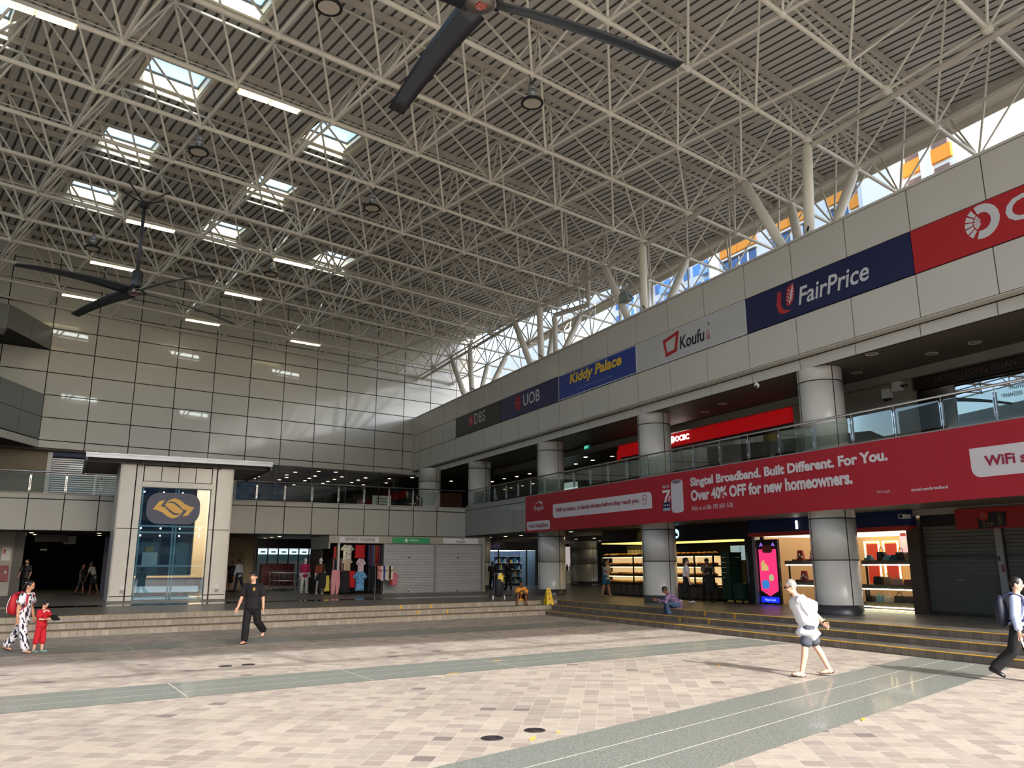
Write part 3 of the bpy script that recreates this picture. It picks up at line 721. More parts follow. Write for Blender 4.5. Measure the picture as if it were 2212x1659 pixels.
# red bank sign
t, s0, z0 = board('red bank sign with a white round emblem, nearest on the wall band', 15, 19, M_sred)
cx, cz = s0-11.08, .7; mb = MB()
def ring(cx, cz, r0, r1, a0, a1, n=20):
    P = [(cx+r1*cos(a0+(a1-a0)*k/n), cz+r1*sin(a0+(a1-a0)*k/n)) for k in range(n+1)] + [(cx+r0*cos(a1-(a1-a0)*k/n), cz+r0*sin(a1-(a1-a0)*k/n)) for k in range(n+1)]
    mb.prism(P, -.012, 0, ax='y')
def emblem(cx, cz, R1):
    for a0, a1 in ((-2.35, 2.2),): 
        for k in range(12):
            b0 = -1.95+(3.9)*k/12; b1 = b0+3.9/12; mb.prism([(cx+R1*.52*cos(b0), cz+R1*.52*sin(b0)),(cx+R1*cos(b0), cz+R1*sin(b0)),(cx+R1*cos(b1), cz+R1*sin(b1)),(cx+R1*.52*cos(b1), cz+R1*.52*sin(b1))], -.012, 0, ax='y')
    for k in range(5):
        b0 = 2.15+.4*k; b1 = b0+.3
        mb.prism([(cx+R1*.55*cos(b0), cz+R1*.55*sin(b0)),(cx+R1*cos(b0), cz+R1*sin(b0)),(cx+R1*cos(b1), cz+R1*sin(b1)),(cx+R1*.55*cos(b1), cz+R1*.55*sin(b1))], -.012, 0, ax='y')
        mb.prism([(cx+R1*.12*cos(b0), cz+R1*.12*sin(b0)),(cx+R1*.48*cos(b0), cz+R1*.48*sin(b0)),(cx+R1*.48*cos(b1), cz+R1*.48*sin(b1)),(cx+R1*.12*cos(b1), cz+R1*.12*sin(b1))], -.012, 0, ax='y')
emblem(cx, cz, .44); mb.build('emblem', M_sw, t)
lettering('OCBC', 3.1, .64, (s0-10.5, -.002, .36), t, M_sw, bold=.02)

# ------------------------------------------------------------------ long red banner on the right parapet
S0 = 35.4; M_bt = mat('banner_white', (216, 212, 216), .55, noise=0); M_btr = mat('banner_letter_red', (150, 30, 60), .5, noise=0)
t = thing('banner', 'long red broadband advertising banner hung on the right gallery parapet', 'banner', FP(S0, 18.5, 3.4), FR['F'])
mb = MB(); mb.box(0, S0-5.4, 0, .025, 0, 1.75); mb.build('sheet', M_red, t)
def BX(s): return S0 - s
def shape(poly, nm, m, y=-.004): 
    mb = MB(); mb.prism(poly, y, .002, ax='y'); return mb.build(nm, m, t)
lettering('Singtel', .95, .27, (BX(34.5), -.004, .97), t, M_bt, bold=.01)
mb = MB()
for k in range(6):
    a = 2.75-.42*k; mb.ell((BX(34.02)+.36*cos(a), -.004, 1.2+.22*sin(a)), (.022+.008*k, .004, .025+.012*k), 8, 4)
mb.build('dot_arc', M_bt, t)
shape(rrect(BX(35.25), BX(32.95), .1, .52, .16, corners=(1,0,1,0)), 'speech_panel', M_bt)
lettering('Hello Possibilities', 1.9, .2, (BX(35.02), -.006, .2), t, M_btr, bold=.012)
shape(rrect(BX(32.65), BX(25.0), .57, 1.2, .2, corners=(1,0,1,0)), 'speech_panel', M_bt)
lettering('WiFi so smart... it blocks threats before they reach you.', 6.55, .24, (BX(32.35), -.006, .78), t, M_btr, bold=.03)
x = BX(25.62); shape([(x,1.05),(x+.02,.82),(x+.15,.7),(x+.28,.82),(x+.3,1.05),(x+.15,1.12)], 'shield', M_btr, -.007)
shape([(x+.025,1.03),(x+.042,.83),(x+.15,.73),(x+.258,.83),(x+.275,1.03),(x+.15,1.09)], 'shield_inner', M_bt, -.009)
mb = MB()
for r0 in (.03,.07,.11):
    P = [(x+.15+r0*cos(.8+1.55*k/6), .84+r0*sin(.8+1.55*k/6)) for k in range(7)] + [(x+.15+(r0+.02)*cos(2.35-1.55*k/6), .84+(r0+.02)*sin(2.35-1.55*k/6)) for k in range(7)]
    mb.prism(P, -.012, .0, ax='y')
mb.build('wifi_symbol', M_btr, t)
x = BX(24.33); lettering('Wi-Fi', .42, .12, (x, -.006, 1.24), t, M_bt, bold=.02)
shape([(x,1.18),(x+.46,1.18),(x+.44,1.06),(x+.26,.86),(x+.2,.72),(x+.08,.72),(x+.16,.9),(x+.3,1.08),(x,1.08)], 'seven_mark', M_bt)
shape([(x+.32,.72),(x+.4,.92),(x+.48,.98),(x+.48,.9),(x+.42,.8),(x+.4,.72)], 'seven_mark', M_bt)
shape([(x,.42),(x+.46,.42),(x+.46,.74),(x,.74)], 'spec_box', M_navy)
shape([(x+.02,.42),(x+.44,.42),(x+.44,.52),(x+.02,.52)], 'spec_strip', mat('pale_blue', (150,180,190), .5), -.007)
mb = MB(); [mb.ell((x+.08+.1*k, -.008, .62), (.03,.004,.035), 8, 4) for k in range(4)]; mb.build('spec_dots', M_bt, t)
x0, x1 = BX(23.8), BX(23.12)
shape([(x0,.4),(x0+.08,.33),(x0+.34,.3),(x1-.08,.33),(x1,.4)] + [(x1,1.4),(x1-.06,1.48),(x0+.34,1.52),(x0+.06,1.48),(x0,1.4)], 'router_picture', mat('router_white', (206,204,210), .5, noise=.03))
shape([(x0+.34+.3*cos(2*pi*k/20), 1.43+.075*sin(2*pi*k/20)) for k in range(20)], 'router_top', mat('router_rim', (160,158,168), .5), -.008)
shape([(x0+.34+.22*cos(2*pi*k/20), 1.43+.045*sin(2*pi*k/20)) for k in range(20)], 'router_top_inner', mat('router_grey', (96,94,104), .5), -.01)
lettering('Singtel Broadband. Built Different. For You.', 8.2, .4, (BX(22.68), -.004, 1.1), t, M_bt, bold=.045)
lettering('Over 40% OFF for new homeowners.', 7.0, .4, (BX(22.68), -.004, .66), t, M_bt, bold=.045)
lettering('Visit us at Blk 190 #01-538.', 2.15, .17, (BX(22.68), -.004, .32), t, M_bt)
lettering('T&Cs apply.', .44, .08, (BX(14.94), -.004, .33), t, M_bt)
lettering('singtel.com/broadband', 1.02, .1, (BX(13.88), -.004, .29), t, M_bt, bold=.02)
shape(rrect(BX(12.2), BX(6.2), .5, 1.2, .22, corners=(1,0,1,0)), 'speech_panel', M_bt)
lettering('WiFi so smart', 2.15, .25, (BX(11.85), -.006, .74), t, M_btr, bold=.03)

# ------------------------------------------------------------------ upper right shop fronts
M_beige = mat('plaster_beige', (150, 142, 128), .7, noise=.03)
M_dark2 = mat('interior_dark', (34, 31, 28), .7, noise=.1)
mb = MB(); mb.box(-21.0, -16.1, 22.0, 22.2, 4.9, 7.78, 0); mb.box(-60, -32.3, 25.5, 25.7, 4.9, 7.78, 1); mb.box(-33, -5, 26, 26.2, 4.9, 7.78, 1)
struct(mb.build('wall_upper_shops', [M_beige, M_dark2], frame='F'), 'shop walls of the upper right gallery')
t = thing('shop_sign', 'red lit sign band with a white emblem on the upper right gallery', 'sign', FP(32.3, 22.0, 6.95), FR['F'])
mb = MB(); mb.box(0, 11.2, 0, .25, 0, .55); mb.build('panel', mat('sign_red_lit', (196,14,20), .5, noise=.02, emit=.25), t)
mb = MB(); emblem(4.25, .3, .15); mb.build('emblem', M_lightw, t); lettering('OCBC', .95, .24, (4.45, -.004, .18), t, M_lightw, bold=.02)
mb = MB(); mb.box(-1.0, 0, .6, .8, 0, .5); mb.build('side_panel', mat('sign_red_lit', (196,14,20)), t)
mb = MB()
for k in range(9): mb.box(-32.2+k*1.38, -32.14+k*1.38, 22.1, 22.16, 4.9, 6.95, 0)
mb.box(-32.2, -21, 22.1, 22.16, 6.85, 6.95, 0)
struct(mb.build('window_1', mat('mullion', (60,58,56), .4, .5), frame='F'), 'dark framed bank shop front')
mb = MB(); mb.quad((-32.2,22.14,4.9),(-21,22.14,4.9),(-21,22.14,6.95),(-32.2,22.14,6.95)); struct(mb.build('window_2', glass('shop_glass', (170,172,168), .08, .4), frame='F'), 'bank shop window panes')
mb = MB(); mb.box(-26.5,-23.6,23.4,23.6,4.9,6.9); o = mb.build('poster_wall', mat('bank_red', (120,24,28), .5, noise=.1), frame='F'); tag(o, 'dark red poster wall inside the upper bank window', 'poster')
t = thing('shop_sign', 'dark sign board of the upper right office with thin letters', 'sign', FP(16.0, 21.95, 7.12), FR['F'])
mb = MB(); mb.box(0, 9, 0, .12, 0, .4); mb.build('panel', mat('sign_brown', (36,22,20), .4), t); lettering('HONG LEONG FINANCE', 2.75, .2, (.75, -.004, .1), t, mat('bronze_letter', (104,76,64), .4))
mb = MB(); mb.quad((-16,22.1,4.9),(-6,22.1,4.9),(-6,22.1,7.1),(-16,22.1,7.1)); struct(mb.build('window_3', glass('mirror_glass', (60,58,54), .35, .5), frame='F'), 'mirroring office window on the upper gallery')
lo = thing('window_lettering', 'pale slogan lettering on the upper office window', 'lettering', FP(13.0, 22.06, 6.2), FR['F'])
for k, tx in enumerate(('YOUR','TRUSTED','FINANCIER')): lettering(tx, (.27,.44,.52)[k]*1.05, .11, (-.0-.2*k, -.0, .62-.2*k), lo, mat('slogan_white', (190,186,176), .5))
for s, z, lb, w_ in ((17.1, 7.05, 'white wall box on the upper gallery, left of two', .3), (16.7, 7.2, 'white wall box with a siren on the upper gallery, right of two', .3)):
    t = thing('wall_box', lb, 'box', FP(s, 21.98, z), FR['F']); mb = MB(); mb.box(0, w_, -.12, .02, 0, .3); mb.build('case', M_white, t)
    mb = MB(); mb.lathe([(.1,0),(.12,.05),(.02,.08)], (w_*.5, -.06, -.08) if 'left' in lb else (w_+.1,-.06,.1), 12); mb.build('sounder', M_black, t)
t = thing('exit_sign', 'small green exit sign hanging under the upper gallery ceiling', 'sign', FP(33.2, 20.6, 7.35), FR['F'])
mb = MB(); mb.box(0, .5, 0, .06, 0, .22); mb.build('case', mat('exit_green', (0,70,60), .5, emit=.5), t); lettering('EXIT', .36, .12, (.07,-.003,.05), t, mat('exit_glow', (120,230,210), .5, noise=0, emit=1.5)); mb = MB(); mb.box(.22,.28,.02,.04,.22,.43); mb.build('stem', M_black, t)
t = thing('dome_camera', 'small white dome camera under the wall band beside the second column', 'camera', FP(19.3, 18.7, 7.72), FR['F'])
mb = MB(); mb.tube([(0,0,.05),(0,0,-.05)], .02, 6); mb.ell((0,0,-.1), .09, 12, 8); mb.build('body', M_white, t, True); mb = MB(); mb.ell((.02,-.05,-.14), .05, 10, 6); mb.build('lens', M_black, t, True)

# ------------------------------------------------------------------ recessed lights
def downlights(name, label, group, pts, z, m, r=.11):
    p0 = None
    for x, y in pts:
        if p0 is None:
            p0 = thing(name, label, 'downlight', (x, y, z), group=group)
            mb = MB(); mb.lathe([(r,0),(r+.035,-.01),(r+.035,.0)], n=14); mb.build('trim_ring', M_white, p0)
            mb = MB(); mb.lathe([(0,-.004),(r,-.004)], n=14); mb.build('lens', m, p0)
        else:
            c = copy_tree(p0); c.location = (x, y, z)
L1 = [(5.7,46.5),(6.2,49.2),(8.5,45.2),(9.2,48.8),(7.5,53.6),(18.6,50.0),(18.2,48.1),(17.9,46.3),(17.7,44.6),(21.8,50.2),(28.4,39.0),(28.2,37.2),(28.0,35.5),(32.0,40.7),(33.1,43.6),(37.4,49.3),(36.6,46.7),(37.6,50.8),(36.6,45.2),(40.5,50.5),(26.9,30.1),(31.1,35.2),(31.0,33.4),(35.0,38.7),(38.9,42.3),(39.1,40.8),(34.7,36.7),(42.8,44.0),(44.8,49.4)]
M_dl = mat('downlight_glow', (255,232,190), .5, noise=0, emit=16)
downlights('downlight', 'lit round downlight in the low ceiling under the gallery', 'lit downlights under the gallery', L1, 3.455, M_dl)
L2 = [(19.2,52.0),(19.6,53.9),(19.8,55.2),(21.6,55.1),(20.8,51.8),(21.4,53.3),(20.6,49.9),(23.3,54.6),(22.9,52.9),(22.6,51.3),(21.6,48.5),(24.9,54.2),(24.6,52.5),(24.3,50.7),(22.7,48.3),(26.6,53.8),(26.2,52.0),(25.9,50.3),(28.8,52.6),(27.5,49.8),(25.2,55.7),(23.9,58.0),(28.1,54.9),(18.9,50.2),(28.4,48.2),(31.9,48.6),(30.6,40.2),(33.8,43.3),(33.4,41.4),(34.5,47.1),(34.0,45.0),(32.1,36.9),(30.6,32.9),(31.9,33.7),(31.6,31.8),(32.3,35.6),(35.3,37.0),(37.1,37.3),(35.5,38.8),(36.0,40.9),(37.9,40.2),(39.9,39.8)]
downlights('downlight', 'lit round downlight in the dark ceiling of the upper gallery', 'lit downlights of the upper gallery', L2, 7.775, M_dl)
M_dloff = mat('downlight_off', (150,142,128), .5)
downlights('ceiling_fitting', 'unlit round fitting in the upper ceiling near the right edge', 'unlit fittings of the upper gallery', [tuple(FP(s, d).xy) for s, d in ((15.2,19.2),(17.0,20.7),(14.4,20.7),(13.1,20.7),(18.6,20.2),(24.4,20.8),(22.8,20.3))], 7.775, M_dloff, .14)
# ================================================================== ground floor behind the platform
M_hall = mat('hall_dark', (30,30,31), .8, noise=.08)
M_frame = mat('shop_frame', (58,56,54), .4, .4, noise=.03)
M_wood = mat('wood_warm', (150,112,74), .5, noise=.12, scale=5)
M_shut = mat('roller_shutter', (196,198,202), .4, .3, noise=.03)
M_shutd = mat('roller_shutter_grey', (98,99,94), .5, .2, noise=.04)
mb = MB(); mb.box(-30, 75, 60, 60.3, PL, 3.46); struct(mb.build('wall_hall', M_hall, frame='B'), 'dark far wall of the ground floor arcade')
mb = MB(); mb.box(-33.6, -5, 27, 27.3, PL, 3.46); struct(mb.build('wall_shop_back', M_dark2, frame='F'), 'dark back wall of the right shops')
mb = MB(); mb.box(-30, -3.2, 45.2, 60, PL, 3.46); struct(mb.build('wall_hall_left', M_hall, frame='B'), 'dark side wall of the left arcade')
# left arcade: pale pillar, posters, hose box
mb = MB(); mb.box(-3.3, -1.97, 45.8, 46.6, PL, 3.46, 0); mb.box(-1.97, -1.55, 45.9, 46.7, PL, 3.46, 1); struct(mb.build('wall_pillar', [mat('pillar_white', (176,174,168), .6, noise=.03), M_frame], frame='B'), 'pale square pillar at the left edge')
t = thing('fire_hose_cabinet', 'red fire hose cabinet on the pale pillar at the left edge', 'cabinet', BP(-2.42, 45.78, 1.15), PSI)
mb = MB(); mb.box(0,.36,-.12,0,0,.72); mb.build('case', mat('hose_red', (150,24,30), .45), t); mb = MB(); mb.box(.05,.31,-.125,-.12,.08,.64); mb.build('door', mat('hose_red_dark', (120,18,26), .35), t); mb = MB(); mb.box(.2,.3,-.13,-.125,.34,.48); mb.build('label_plate', M_white, t)
t = thing('poster', 'small red and white notice above the red hose cabinet', 'poster', BP(-2.42, 45.78, 2.1), PSI)
mb = MB(); mb.box(0,.36,-.01,0,0,.62); mb.build('sheet', M_white, t); mb = MB(); mb.prism([(.03,.42),(.17,.42),(.1,.56)], -.015, -.01, ax='y'); mb.lathe([(0,0),(.06,0)], (.26,-.012,.5), 10); mb.box(.03,.16,-.015,-.01,.33,.38); mb.build('print', M_sred, t)
for u, z, w_, h, lb, m in ((-1.2,3.05,1.5,.36,'grey hanging board in the dark left arcade, wide one',mat('board_grey',(96,96,92),.6)),(1.4-1.3,2.95,.55,.4,'pale hanging board in the dark left arcade, narrow one',mat('board_pale',(170,172,180),.6)),(-.9,2.62,.3,.07,'small lit door sign in the dark left arcade',M_white)):
    t = thing('hanging_board', lb, 'sign', BP(u, 48.0, z), PSI); mb = MB(); mb.box(0,w_,0,.05,0,h); mb.build('panel', m, t); mb = MB(); mb.box(.05,.07,.02,.04,h,3.46-z); mb.box(w_-.07,w_-.05,.02,.04,h,3.46-z); mb.build('rod', M_black, t)
mb = MB(); mb.box(1.95, 3.5, 46.4, 46.6, PL, 3.3); tag(mb.build('blue_panel', mat('panel_navy',(20,26,66),.4), frame='B'), 'dark navy panel between the left arcade and the lift', 'panel')
# beige wall and supermarket window between lift and kiosk
mb = MB(); mb.box(5.5, 10.1, 50, 50.3, PL, 3.46, 0); mb.box(10.1, 10.25, 49.95, 50.3, PL, 3.46, 1); struct(mb.build('wall_beige', [mat('wall_beige', (150,138,116), .7), M_frame], frame='B'), 'beige wall beside the lift')
mb = MB(); mb.box(6.6, 9.6, 49.96, 50.0, PL, 2.65); struct(mb.build('door_1', mat('door_tan', (128,112,86), .6), frame='B'), 'tan service door in the beige wall')
def shopbox(frame, x0, x1, y, depth, z0, z1, wall, glow, name):
    mb = MB(); mb.box(x0, x1, y+depth, y+depth+.1, z0, z1, 0); mb.box(x0-.08, x0, y, y+depth, z0, z1, 0); mb.box(x1, x1+.08, y, y+depth, z0, z1, 0); mb.box(x0, x1, y, y+depth, z1, z1+.05, 1)
    return struct(mb.build(name, [wall, glow], frame=frame))
M_glow = mat('ceiling_glow', (235,240,245), .6, noise=0, emit=1.2)
M_glowd = mat('ceiling_glow_dim', (225,235,245), .6, noise=0, emit=.35)
shopbox('B', 10.3, 24.0, 50.1, 5, PL, 2.85, mat('shop_wall', (120,120,118), .7), M_glowd, 'wall_supermarket')
t = thing('shop_fascia', 'dark navy fascia over the supermarket window left of the kiosk', 'sign', BP(10.25, 49.9, 2.86), PSI); mb = MB(); mb.box(0,14,0,.2,0,.58); mb.build('panel', mat('fascia_dark',(16,17,34),.5), t)
M_teal = mat('sign_lit_teal', (200,226,230), .5, noise=0, emit=1.0)
for k in range(6):
    t = thing('category_sign', 'lit white category sign in the supermarket window, %s from the left' % ['first','second','third','fourth','fifth','sixth'][k], 'sign', BP(10.36+.62*k, 50.02, 2.5), PSI, group='lit signs in the supermarket window')
    mb = MB(); mb.box(0,.55,0,.03,0,.3); mb.build('panel', M_teal, t); mb = MB(); mb.box(0,.55,0,.03,-.38,-.04); mb.build('lower_panel', mat('sign_teal', (70,110,116), .5, emit=.15), t)
    mb = MB(); mb.box(.14,.42,-.006,0,.1,.18); mb.build('print', mat('print_grey', (70,90,96), .6), t)
mb = MB()
for k in range(24): mb.box(10.27+.62*k, 10.33+.62*k, 49.98, 50.05, PL, 2.86)
struct(mb.build('window_4', M_black, frame='B'), 'black mullions of the supermarket window')
for i in range(3):
    for j in range(3):
        mb = MB(); mb.box(0,.62,0,.4,0,.4); mb.box(.05,.57,-.01,0,.05,.35)
        o = mb.build('red_crate', mat('crate_red', (96,18,22), .5), loc=BP(10.45+.66*i, 49.3, PL+.24+.42*j), rz=PSI); tag(o, 'dark red crate in the stack by the supermarket window', 'crate', 'red crates by the supermarket window')
mb = MB(); mb.box(0,2.1,.0,.42,0,.23); tag(mb.build('plinth', mat('plinth_pale',(150,148,140),.6), loc=BP(10.42,49.3,PL), rz=PSI), 'pale low plinth under the red crates', 'plinth')
# shopping carts
def cart(x, y, rz, lb):
    t = thing('shopping_cart', lb, 'cart', (x, y, PL), rz, 'nested shopping carts')
    mb = MB(); r = .012
    B_ = [(-.25,-.4,.5),(.25,-.4,.5),(.25,.35,.55),(-.25,.35,.55)]; T_ = [(-.28,-.5,.95),(.28,-.5,.95),(.3,.42,1.0),(-.3,.42,1.0)]
    for P in (B_, T_):
        for a, b in zip(P, P[1:]+P[:1]): mb.tube([a, b], r, 5)
    for k in range(7):
        f = k/6
        for a, b, c, d in ((B_[0],B_[1],T_[0],T_[1]),(B_[1],B_[2],T_[1],T_[2]),(B_[3],B_[0],T_[3],T_[0]),(B_[2],B_[3],T_[2],T_[3])):
            p = V(a).lerp(V(b), f); q = V(c).lerp(V(d), f); mb.tube([p, q], .006, 4)
    mb.build('basket', M_alu, t)
    mb = MB()
    for x_ in (-.22,.22): mb.tube([(x_,.4,1.0),(x_,.35,.5),(x_,.4,.15),(x_,-.45,.12)], .014, 5)
    mb.tube([(-.3,.5,1.03),(.3,.5,1.03)], .02, 6); mb.build('chassis', M_alu, t)
    for x_, y_ in ((-.22,.4),(.22,.4),(-.2,-.42),(.2,-.42)):
        mb = MB(); mb.tube([(x_-.015,y_,.06),(x_+.015,y_,.06)], .06, 10); mb.build('wheel', M_black, t)
for k in range(4): 
    p = BP(11.05+.26*k, 47.9, 0); cart(p.x, p.y, PSI+1.3, 'chrome shopping cart in the dark row before the supermarket, %s' % ['leftmost','second from left','third from left','rightmost'][k])

# supermarket front right of the kiosk
shopbox('B', 24.6, 29.0, 48.9, 4, PL, 2.82, mat('shop_wall_blue', (96,120,140), .7), M_glow, 'wall_supermarket_right')
t = thing('shop_fascia', 'black fascia with faint violet lettering right of the kiosk', 'sign', BP(22.5, 48.7, 2.83), PSI); mb = MB(); mb.box(0,6.6,0,.2,0,.62); mb.build('panel', M_black, t)
lettering('FairPrice', 1.5, .28, (2.0,-.004,.14), t, mat('sign_violet', (72,66,130), .5, noise=0, emit=.3), shear=.2)
mb = MB()
for u in (24.6, 26.0, 28.2, 28.95): mb.box(u, u+.07, 48.85, 48.95, PL, 2.83)
struct(mb.build('window_5', M_black, frame='B'), 'black mullions of the shop right of the kiosk')
pc = [(40,90,150),(60,150,170),(200,210,215),(30,60,130),(150,170,180),(210,190,90)]
for sidx, (u0, n) in enumerate(((24.9, 1),(26.3, 1),(27.4, 1))):
    t = thing('shelf_rack', 'lit product shelf behind the shop glass right of the kiosk, %s' % ['left one','middle one','right one'][sidx], 'shelf', BP(u0, 49.6, PL), PSI)
    for z in (.15,.6,1.05,1.5,1.95): 
        mb = MB(); mb.box(0,.95,0,.4,z,z+.03); mb.build('shelf', M_white, t)
    mb = MB(); mb.box(0,.95,.4,.44,0,2.3); mb.build('back_panel', mat('rack_back', (60,80,110), .6), t)
    for zi, z in enumerate((.18,.63,1.08,1.53)):
        for k in range(6):
            mb = MB(); h = .2+.14*((k*7+zi*3) % 3)/2; mb.box(-.06,.06,-.1,.1,0,h); mb.box(-.045,.045,-.102,-.1,h*.3,h*.7)
            o = mb.build('product_box', mat('product%d' % ((k+zi+sidx) % 6), pc[(k+zi+sidx) % 6], .5), loc=BP(u0+.1+.15*k, 49.78, PL+z), rz=PSI); tag(o, 'blue or white boxed product on a lit supermarket shelf', 'product', 'products on the supermarket shelves')
# white little shop far behind the arcade
mb = MB(); mb.box(33.0, 35.6, 53, 53.2, PL, 3.2, 0); mb.box(33.0,35.6,52.9,53.0,1.3,1.4,1); struct(mb.build('wall_white_shop', [mat('white_lit', (226,214,212), .6, noise=0, emit=.35), M_sred], frame='B'), 'white lit shop wall deep in the arcade')
for k, c in enumerate(((60,60,70),(70,150,60))):
    mb = MB(); mb.lathe([(0,0),(.1,0),(.1,.3),(.04,.4),(.04,.5),(0,.5)], n=10); tag(mb.build('bottle', mat('bottle%d'%k, c, .4), loc=BP(33.95+.3*k, 52.6, 1.4)), ['grey','green'][k]+' bottle on the counter of the white shop deep in the arcade', 'bottle')
mb = MB(); mb.box(33.2,35.4,52.3,52.9,PL,1.4); tag(mb.build('counter', M_white, frame='B'), 'white counter of the small shop deep in the arcade', 'counter')

# ================================================================== lift tower
M_lift = mat('lift_clad', (212,211,204), .4, noise=.03, coat=.2)
t = thing('lift_tower', 'pale clad lift tower with a glass front before the far gallery', 'lift', BP(1.83, 36.6, PL), PSI)
for x0, x1, y in ((0,.6,0),(.62,.89,.06),(3.61,3.8,.06),(3.82,4.5,0)):
    mb = MB(); panels(mb, [x0,x1], [0,.19,2.885,5.78], y, .3, .03); mb.box(x0+.02,x1-.02,y+.03,y+1.2,0,5.78,1); mb.build('pillar', [M_lift, M_dark], t)
for x0, x1 in ((0,.05),(4.45,4.5)):
    mb = MB(); mb.box(x0,x1,.0,2.9,0,5.7); mb.build('side_wall', M_lift, t)
mb = MB(); panels(mb, [.9,1.58,2.26,2.94,3.6], [4.84,5.5], .06, .3, .03); mb.box(.9,3.6,.1,1,4.84,5.78,1); mb.build('header', [M_lift, M_dark], t)
mb = MB(); mb.box(.86,3.64,-.08,.4,4.6,4.82); mb.build('ledge', M_lift, t)
M_lglass = glass('lift_glass', (170,200,212), .07, .3)
mb = MB(); mb.quad((.9,.22,0),(3.6,.22,0),(3.6,.22,4.6),(.9,.22,4.6)); mb.build('glass_front', M_lglass, t)
mb = MB()
for x in (.92,2.2,2.32,3.54): mb.box(x,x+.06,.3,.4,0,4.6)
for z in (1.35,2.72,2.98): mb.box(.9,3.6,.3,.38,z,z+.07)
mb.build('steel_frame', mat('lift_steel', (120,136,144), .35, .6), t)
mb = MB()
for x in (1.0,1.75,2.5,3.3):
    for z in (2.62,2.92,4.42): mb.ell((x,.28,z), .035, 8, 5)
mb.build('spot_lamps', M_lightw, t)
mb = MB(); mb.box(.1,4.4,2.8,2.9,0,5.6); mb.build('back_wall', mat('lift_back', (52,62,70), .5), t)
mb = MB(); mb.box(1.1,2.0,2.5,2.7,.1,2.4); mb.box(2.5,3.4,2.5,2.7,.1,2.4); mb.build('landing_door', mat('lift_door', (70,84,92), .3, .6), t)
mb = MB(); mb.box(1.0,3.5,.8,2.5,.02,.09); mb.box(1.0,3.5,.8,.85,.3,.55); mb.build('car_floor', mat('car_white', (226,230,234), .4, emit=.25), t)
mb = MB()
for k in range(9): mb.tube([(2.45+.12*k,.9,.1),(2.45+.12*k,.9,1.0)], .012, 4)
mb.tube([(2.4,.9,1.0),(3.5,.9,1.0)], .02, 5); mb.build('barrier_rail', M_alu, t)
mb = MB(); mb.box(1.2,1.8,1.0,1.5,1.4,1.95,0); mb.box(1.3,1.62,1.0,1.4,1.96,2.2,1); mb.build('control_box', [M_white, mat('box_tan',(180,150,90),.6)], t)
pl = MB(); pl.prism(rrect(1.12,3.22,3.1,4.4,.5,8), .13, .17, ax='y'); plate = pl.build('logo_plate', mat('plate_blue', (58,66,92), .45, noise=.02), t)
E1 = [(258,232),(272,208),(290,190),(325,178),(360,190),(400,220),(440,237),(468,241),(448,272),(426,304),(388,311),(402,290),(416,266),(385,258),(352,225),(320,203),(290,203),(270,222)]
k_ = 2.1/373
def em(P): return [(1.12+(x-135)*k_, 4.4-(y-139)*k_) for x, y in P]
mb = MB(); mb.prism(em(E1), .11, .13, ax='y'); mb.prism(em([(646-x, 506-y) for x, y in E1]), .11, .13, ax='y'); mb.prism(em([(258,232),(285,213),(318,216),(350,240),(390,272),(362,291),(330,288),(297,264)]), .112, .13, ax='y'); mb.build('emblem', mat('emblem_gold', (226,178,84), .45, noise=0), plate)
for x, m, nm in ((.42, M_white, 'left'), (4.05, M_white, 'right')):
    mb = MB(); mb.box(x,x+.16,-.02,.0,.45,.62); mb.build('call_plate', m, t); mb = MB(); mb.box(x,x+.16,-.015,.0,.3,.43); mb.build('notice', mat('notice', (170,150,150), .5), t)
# canopy over the lift
M_can = mat('canopy_steel', (150,156,166), .35, .6, noise=.1, scale=3); M_cand = mat('canopy_under', (78,78,76), .5, .3)
t = thing('lift_canopy', 'flat grey metal canopy roof over the lift tower', 'canopy', BP(.5, 35.85, 6.1), PSI)
mb = MB(); mb.box(0,7.3,0,.05,0,.13); mb.box(-.02,7.32,-.03,.06,.13,.2); 
for k in range(12): mb.box(.3+.62*k,.42+.62*k,-.01,.1,.2,.215)
mb.build('front_edge', M_can, t)
mb = MB(); mb.box(0,7.3,.06,5.6,.16,.2); mb.build('roof_sheet', M_cand, t)
for k in range(6):
    mb = MB(); mb.box(.05,7.25,.6+.95*k,.72+.95*k,-.12,.15); mb.build('beam', M_cand, t)
mb = MB(); mb.box(0,.08,.05,5.6,-.16,.16); mb.box(7.22,7.3,.05,5.6,-.16,.16); mb.build('side_beam', M_cand, t)
for x in (2.1,3.6,5.2):
    mb = MB(); mb.prism([(x-.1,.0),(x+.14,.0),(x+.02,-.16)], .3,.7, ax='y'); mb.build('bracket', M_black, t)

# ================================================================== kiosk row
K = thing('shop_kiosk', 'low kiosk row with one open clothes stall and two closed shutters', 'kiosk', BP(11.55, 39.5, PL), PSI)
M_kios = mat('kiosk_panel', (160,156,146), .5, noise=.03)
mb = MB(); mb.box(0,8.65,-.05,.1,2.47,2.83,0); mb.build('header', M_kios, K)
mb = MB(); mb.box(-.02,8.7,-.08,3.3,2.83,2.87); mb.build('roof', M_frame, K)
mb = MB(); mb.box(0,.08,.0,3.3,2.2,2.83); mb.build('side_header', M_grey, K); mb = MB(); mb.box(.02,.06,1.2,3.3,0,2.3); mb.build('side_wall', mat('side_print',(70,64,62),.6,noise=.3,scale=6), K)
mb = MB(); mb.box(8.5,8.65,-.05,3.3,0,2.47); mb.build('end_wall', M_kios, K)
mb = MB(); mb.box(0,8.6,3.2,3.3,0,2.47); mb.build('back_wall', M_dark2, K); mb = MB(); mb.box(2.84,2.9,.1,3.2,0,2.47); mb.build('partition', mat('stall_wall',(96,92,90),.7), K)
for x in (.46,2.86,5.66,8.42):
    mb = MB(); mb.box(x,x+.1,-.06,.06,0,2.47); mb.build('post', M_alu, K)
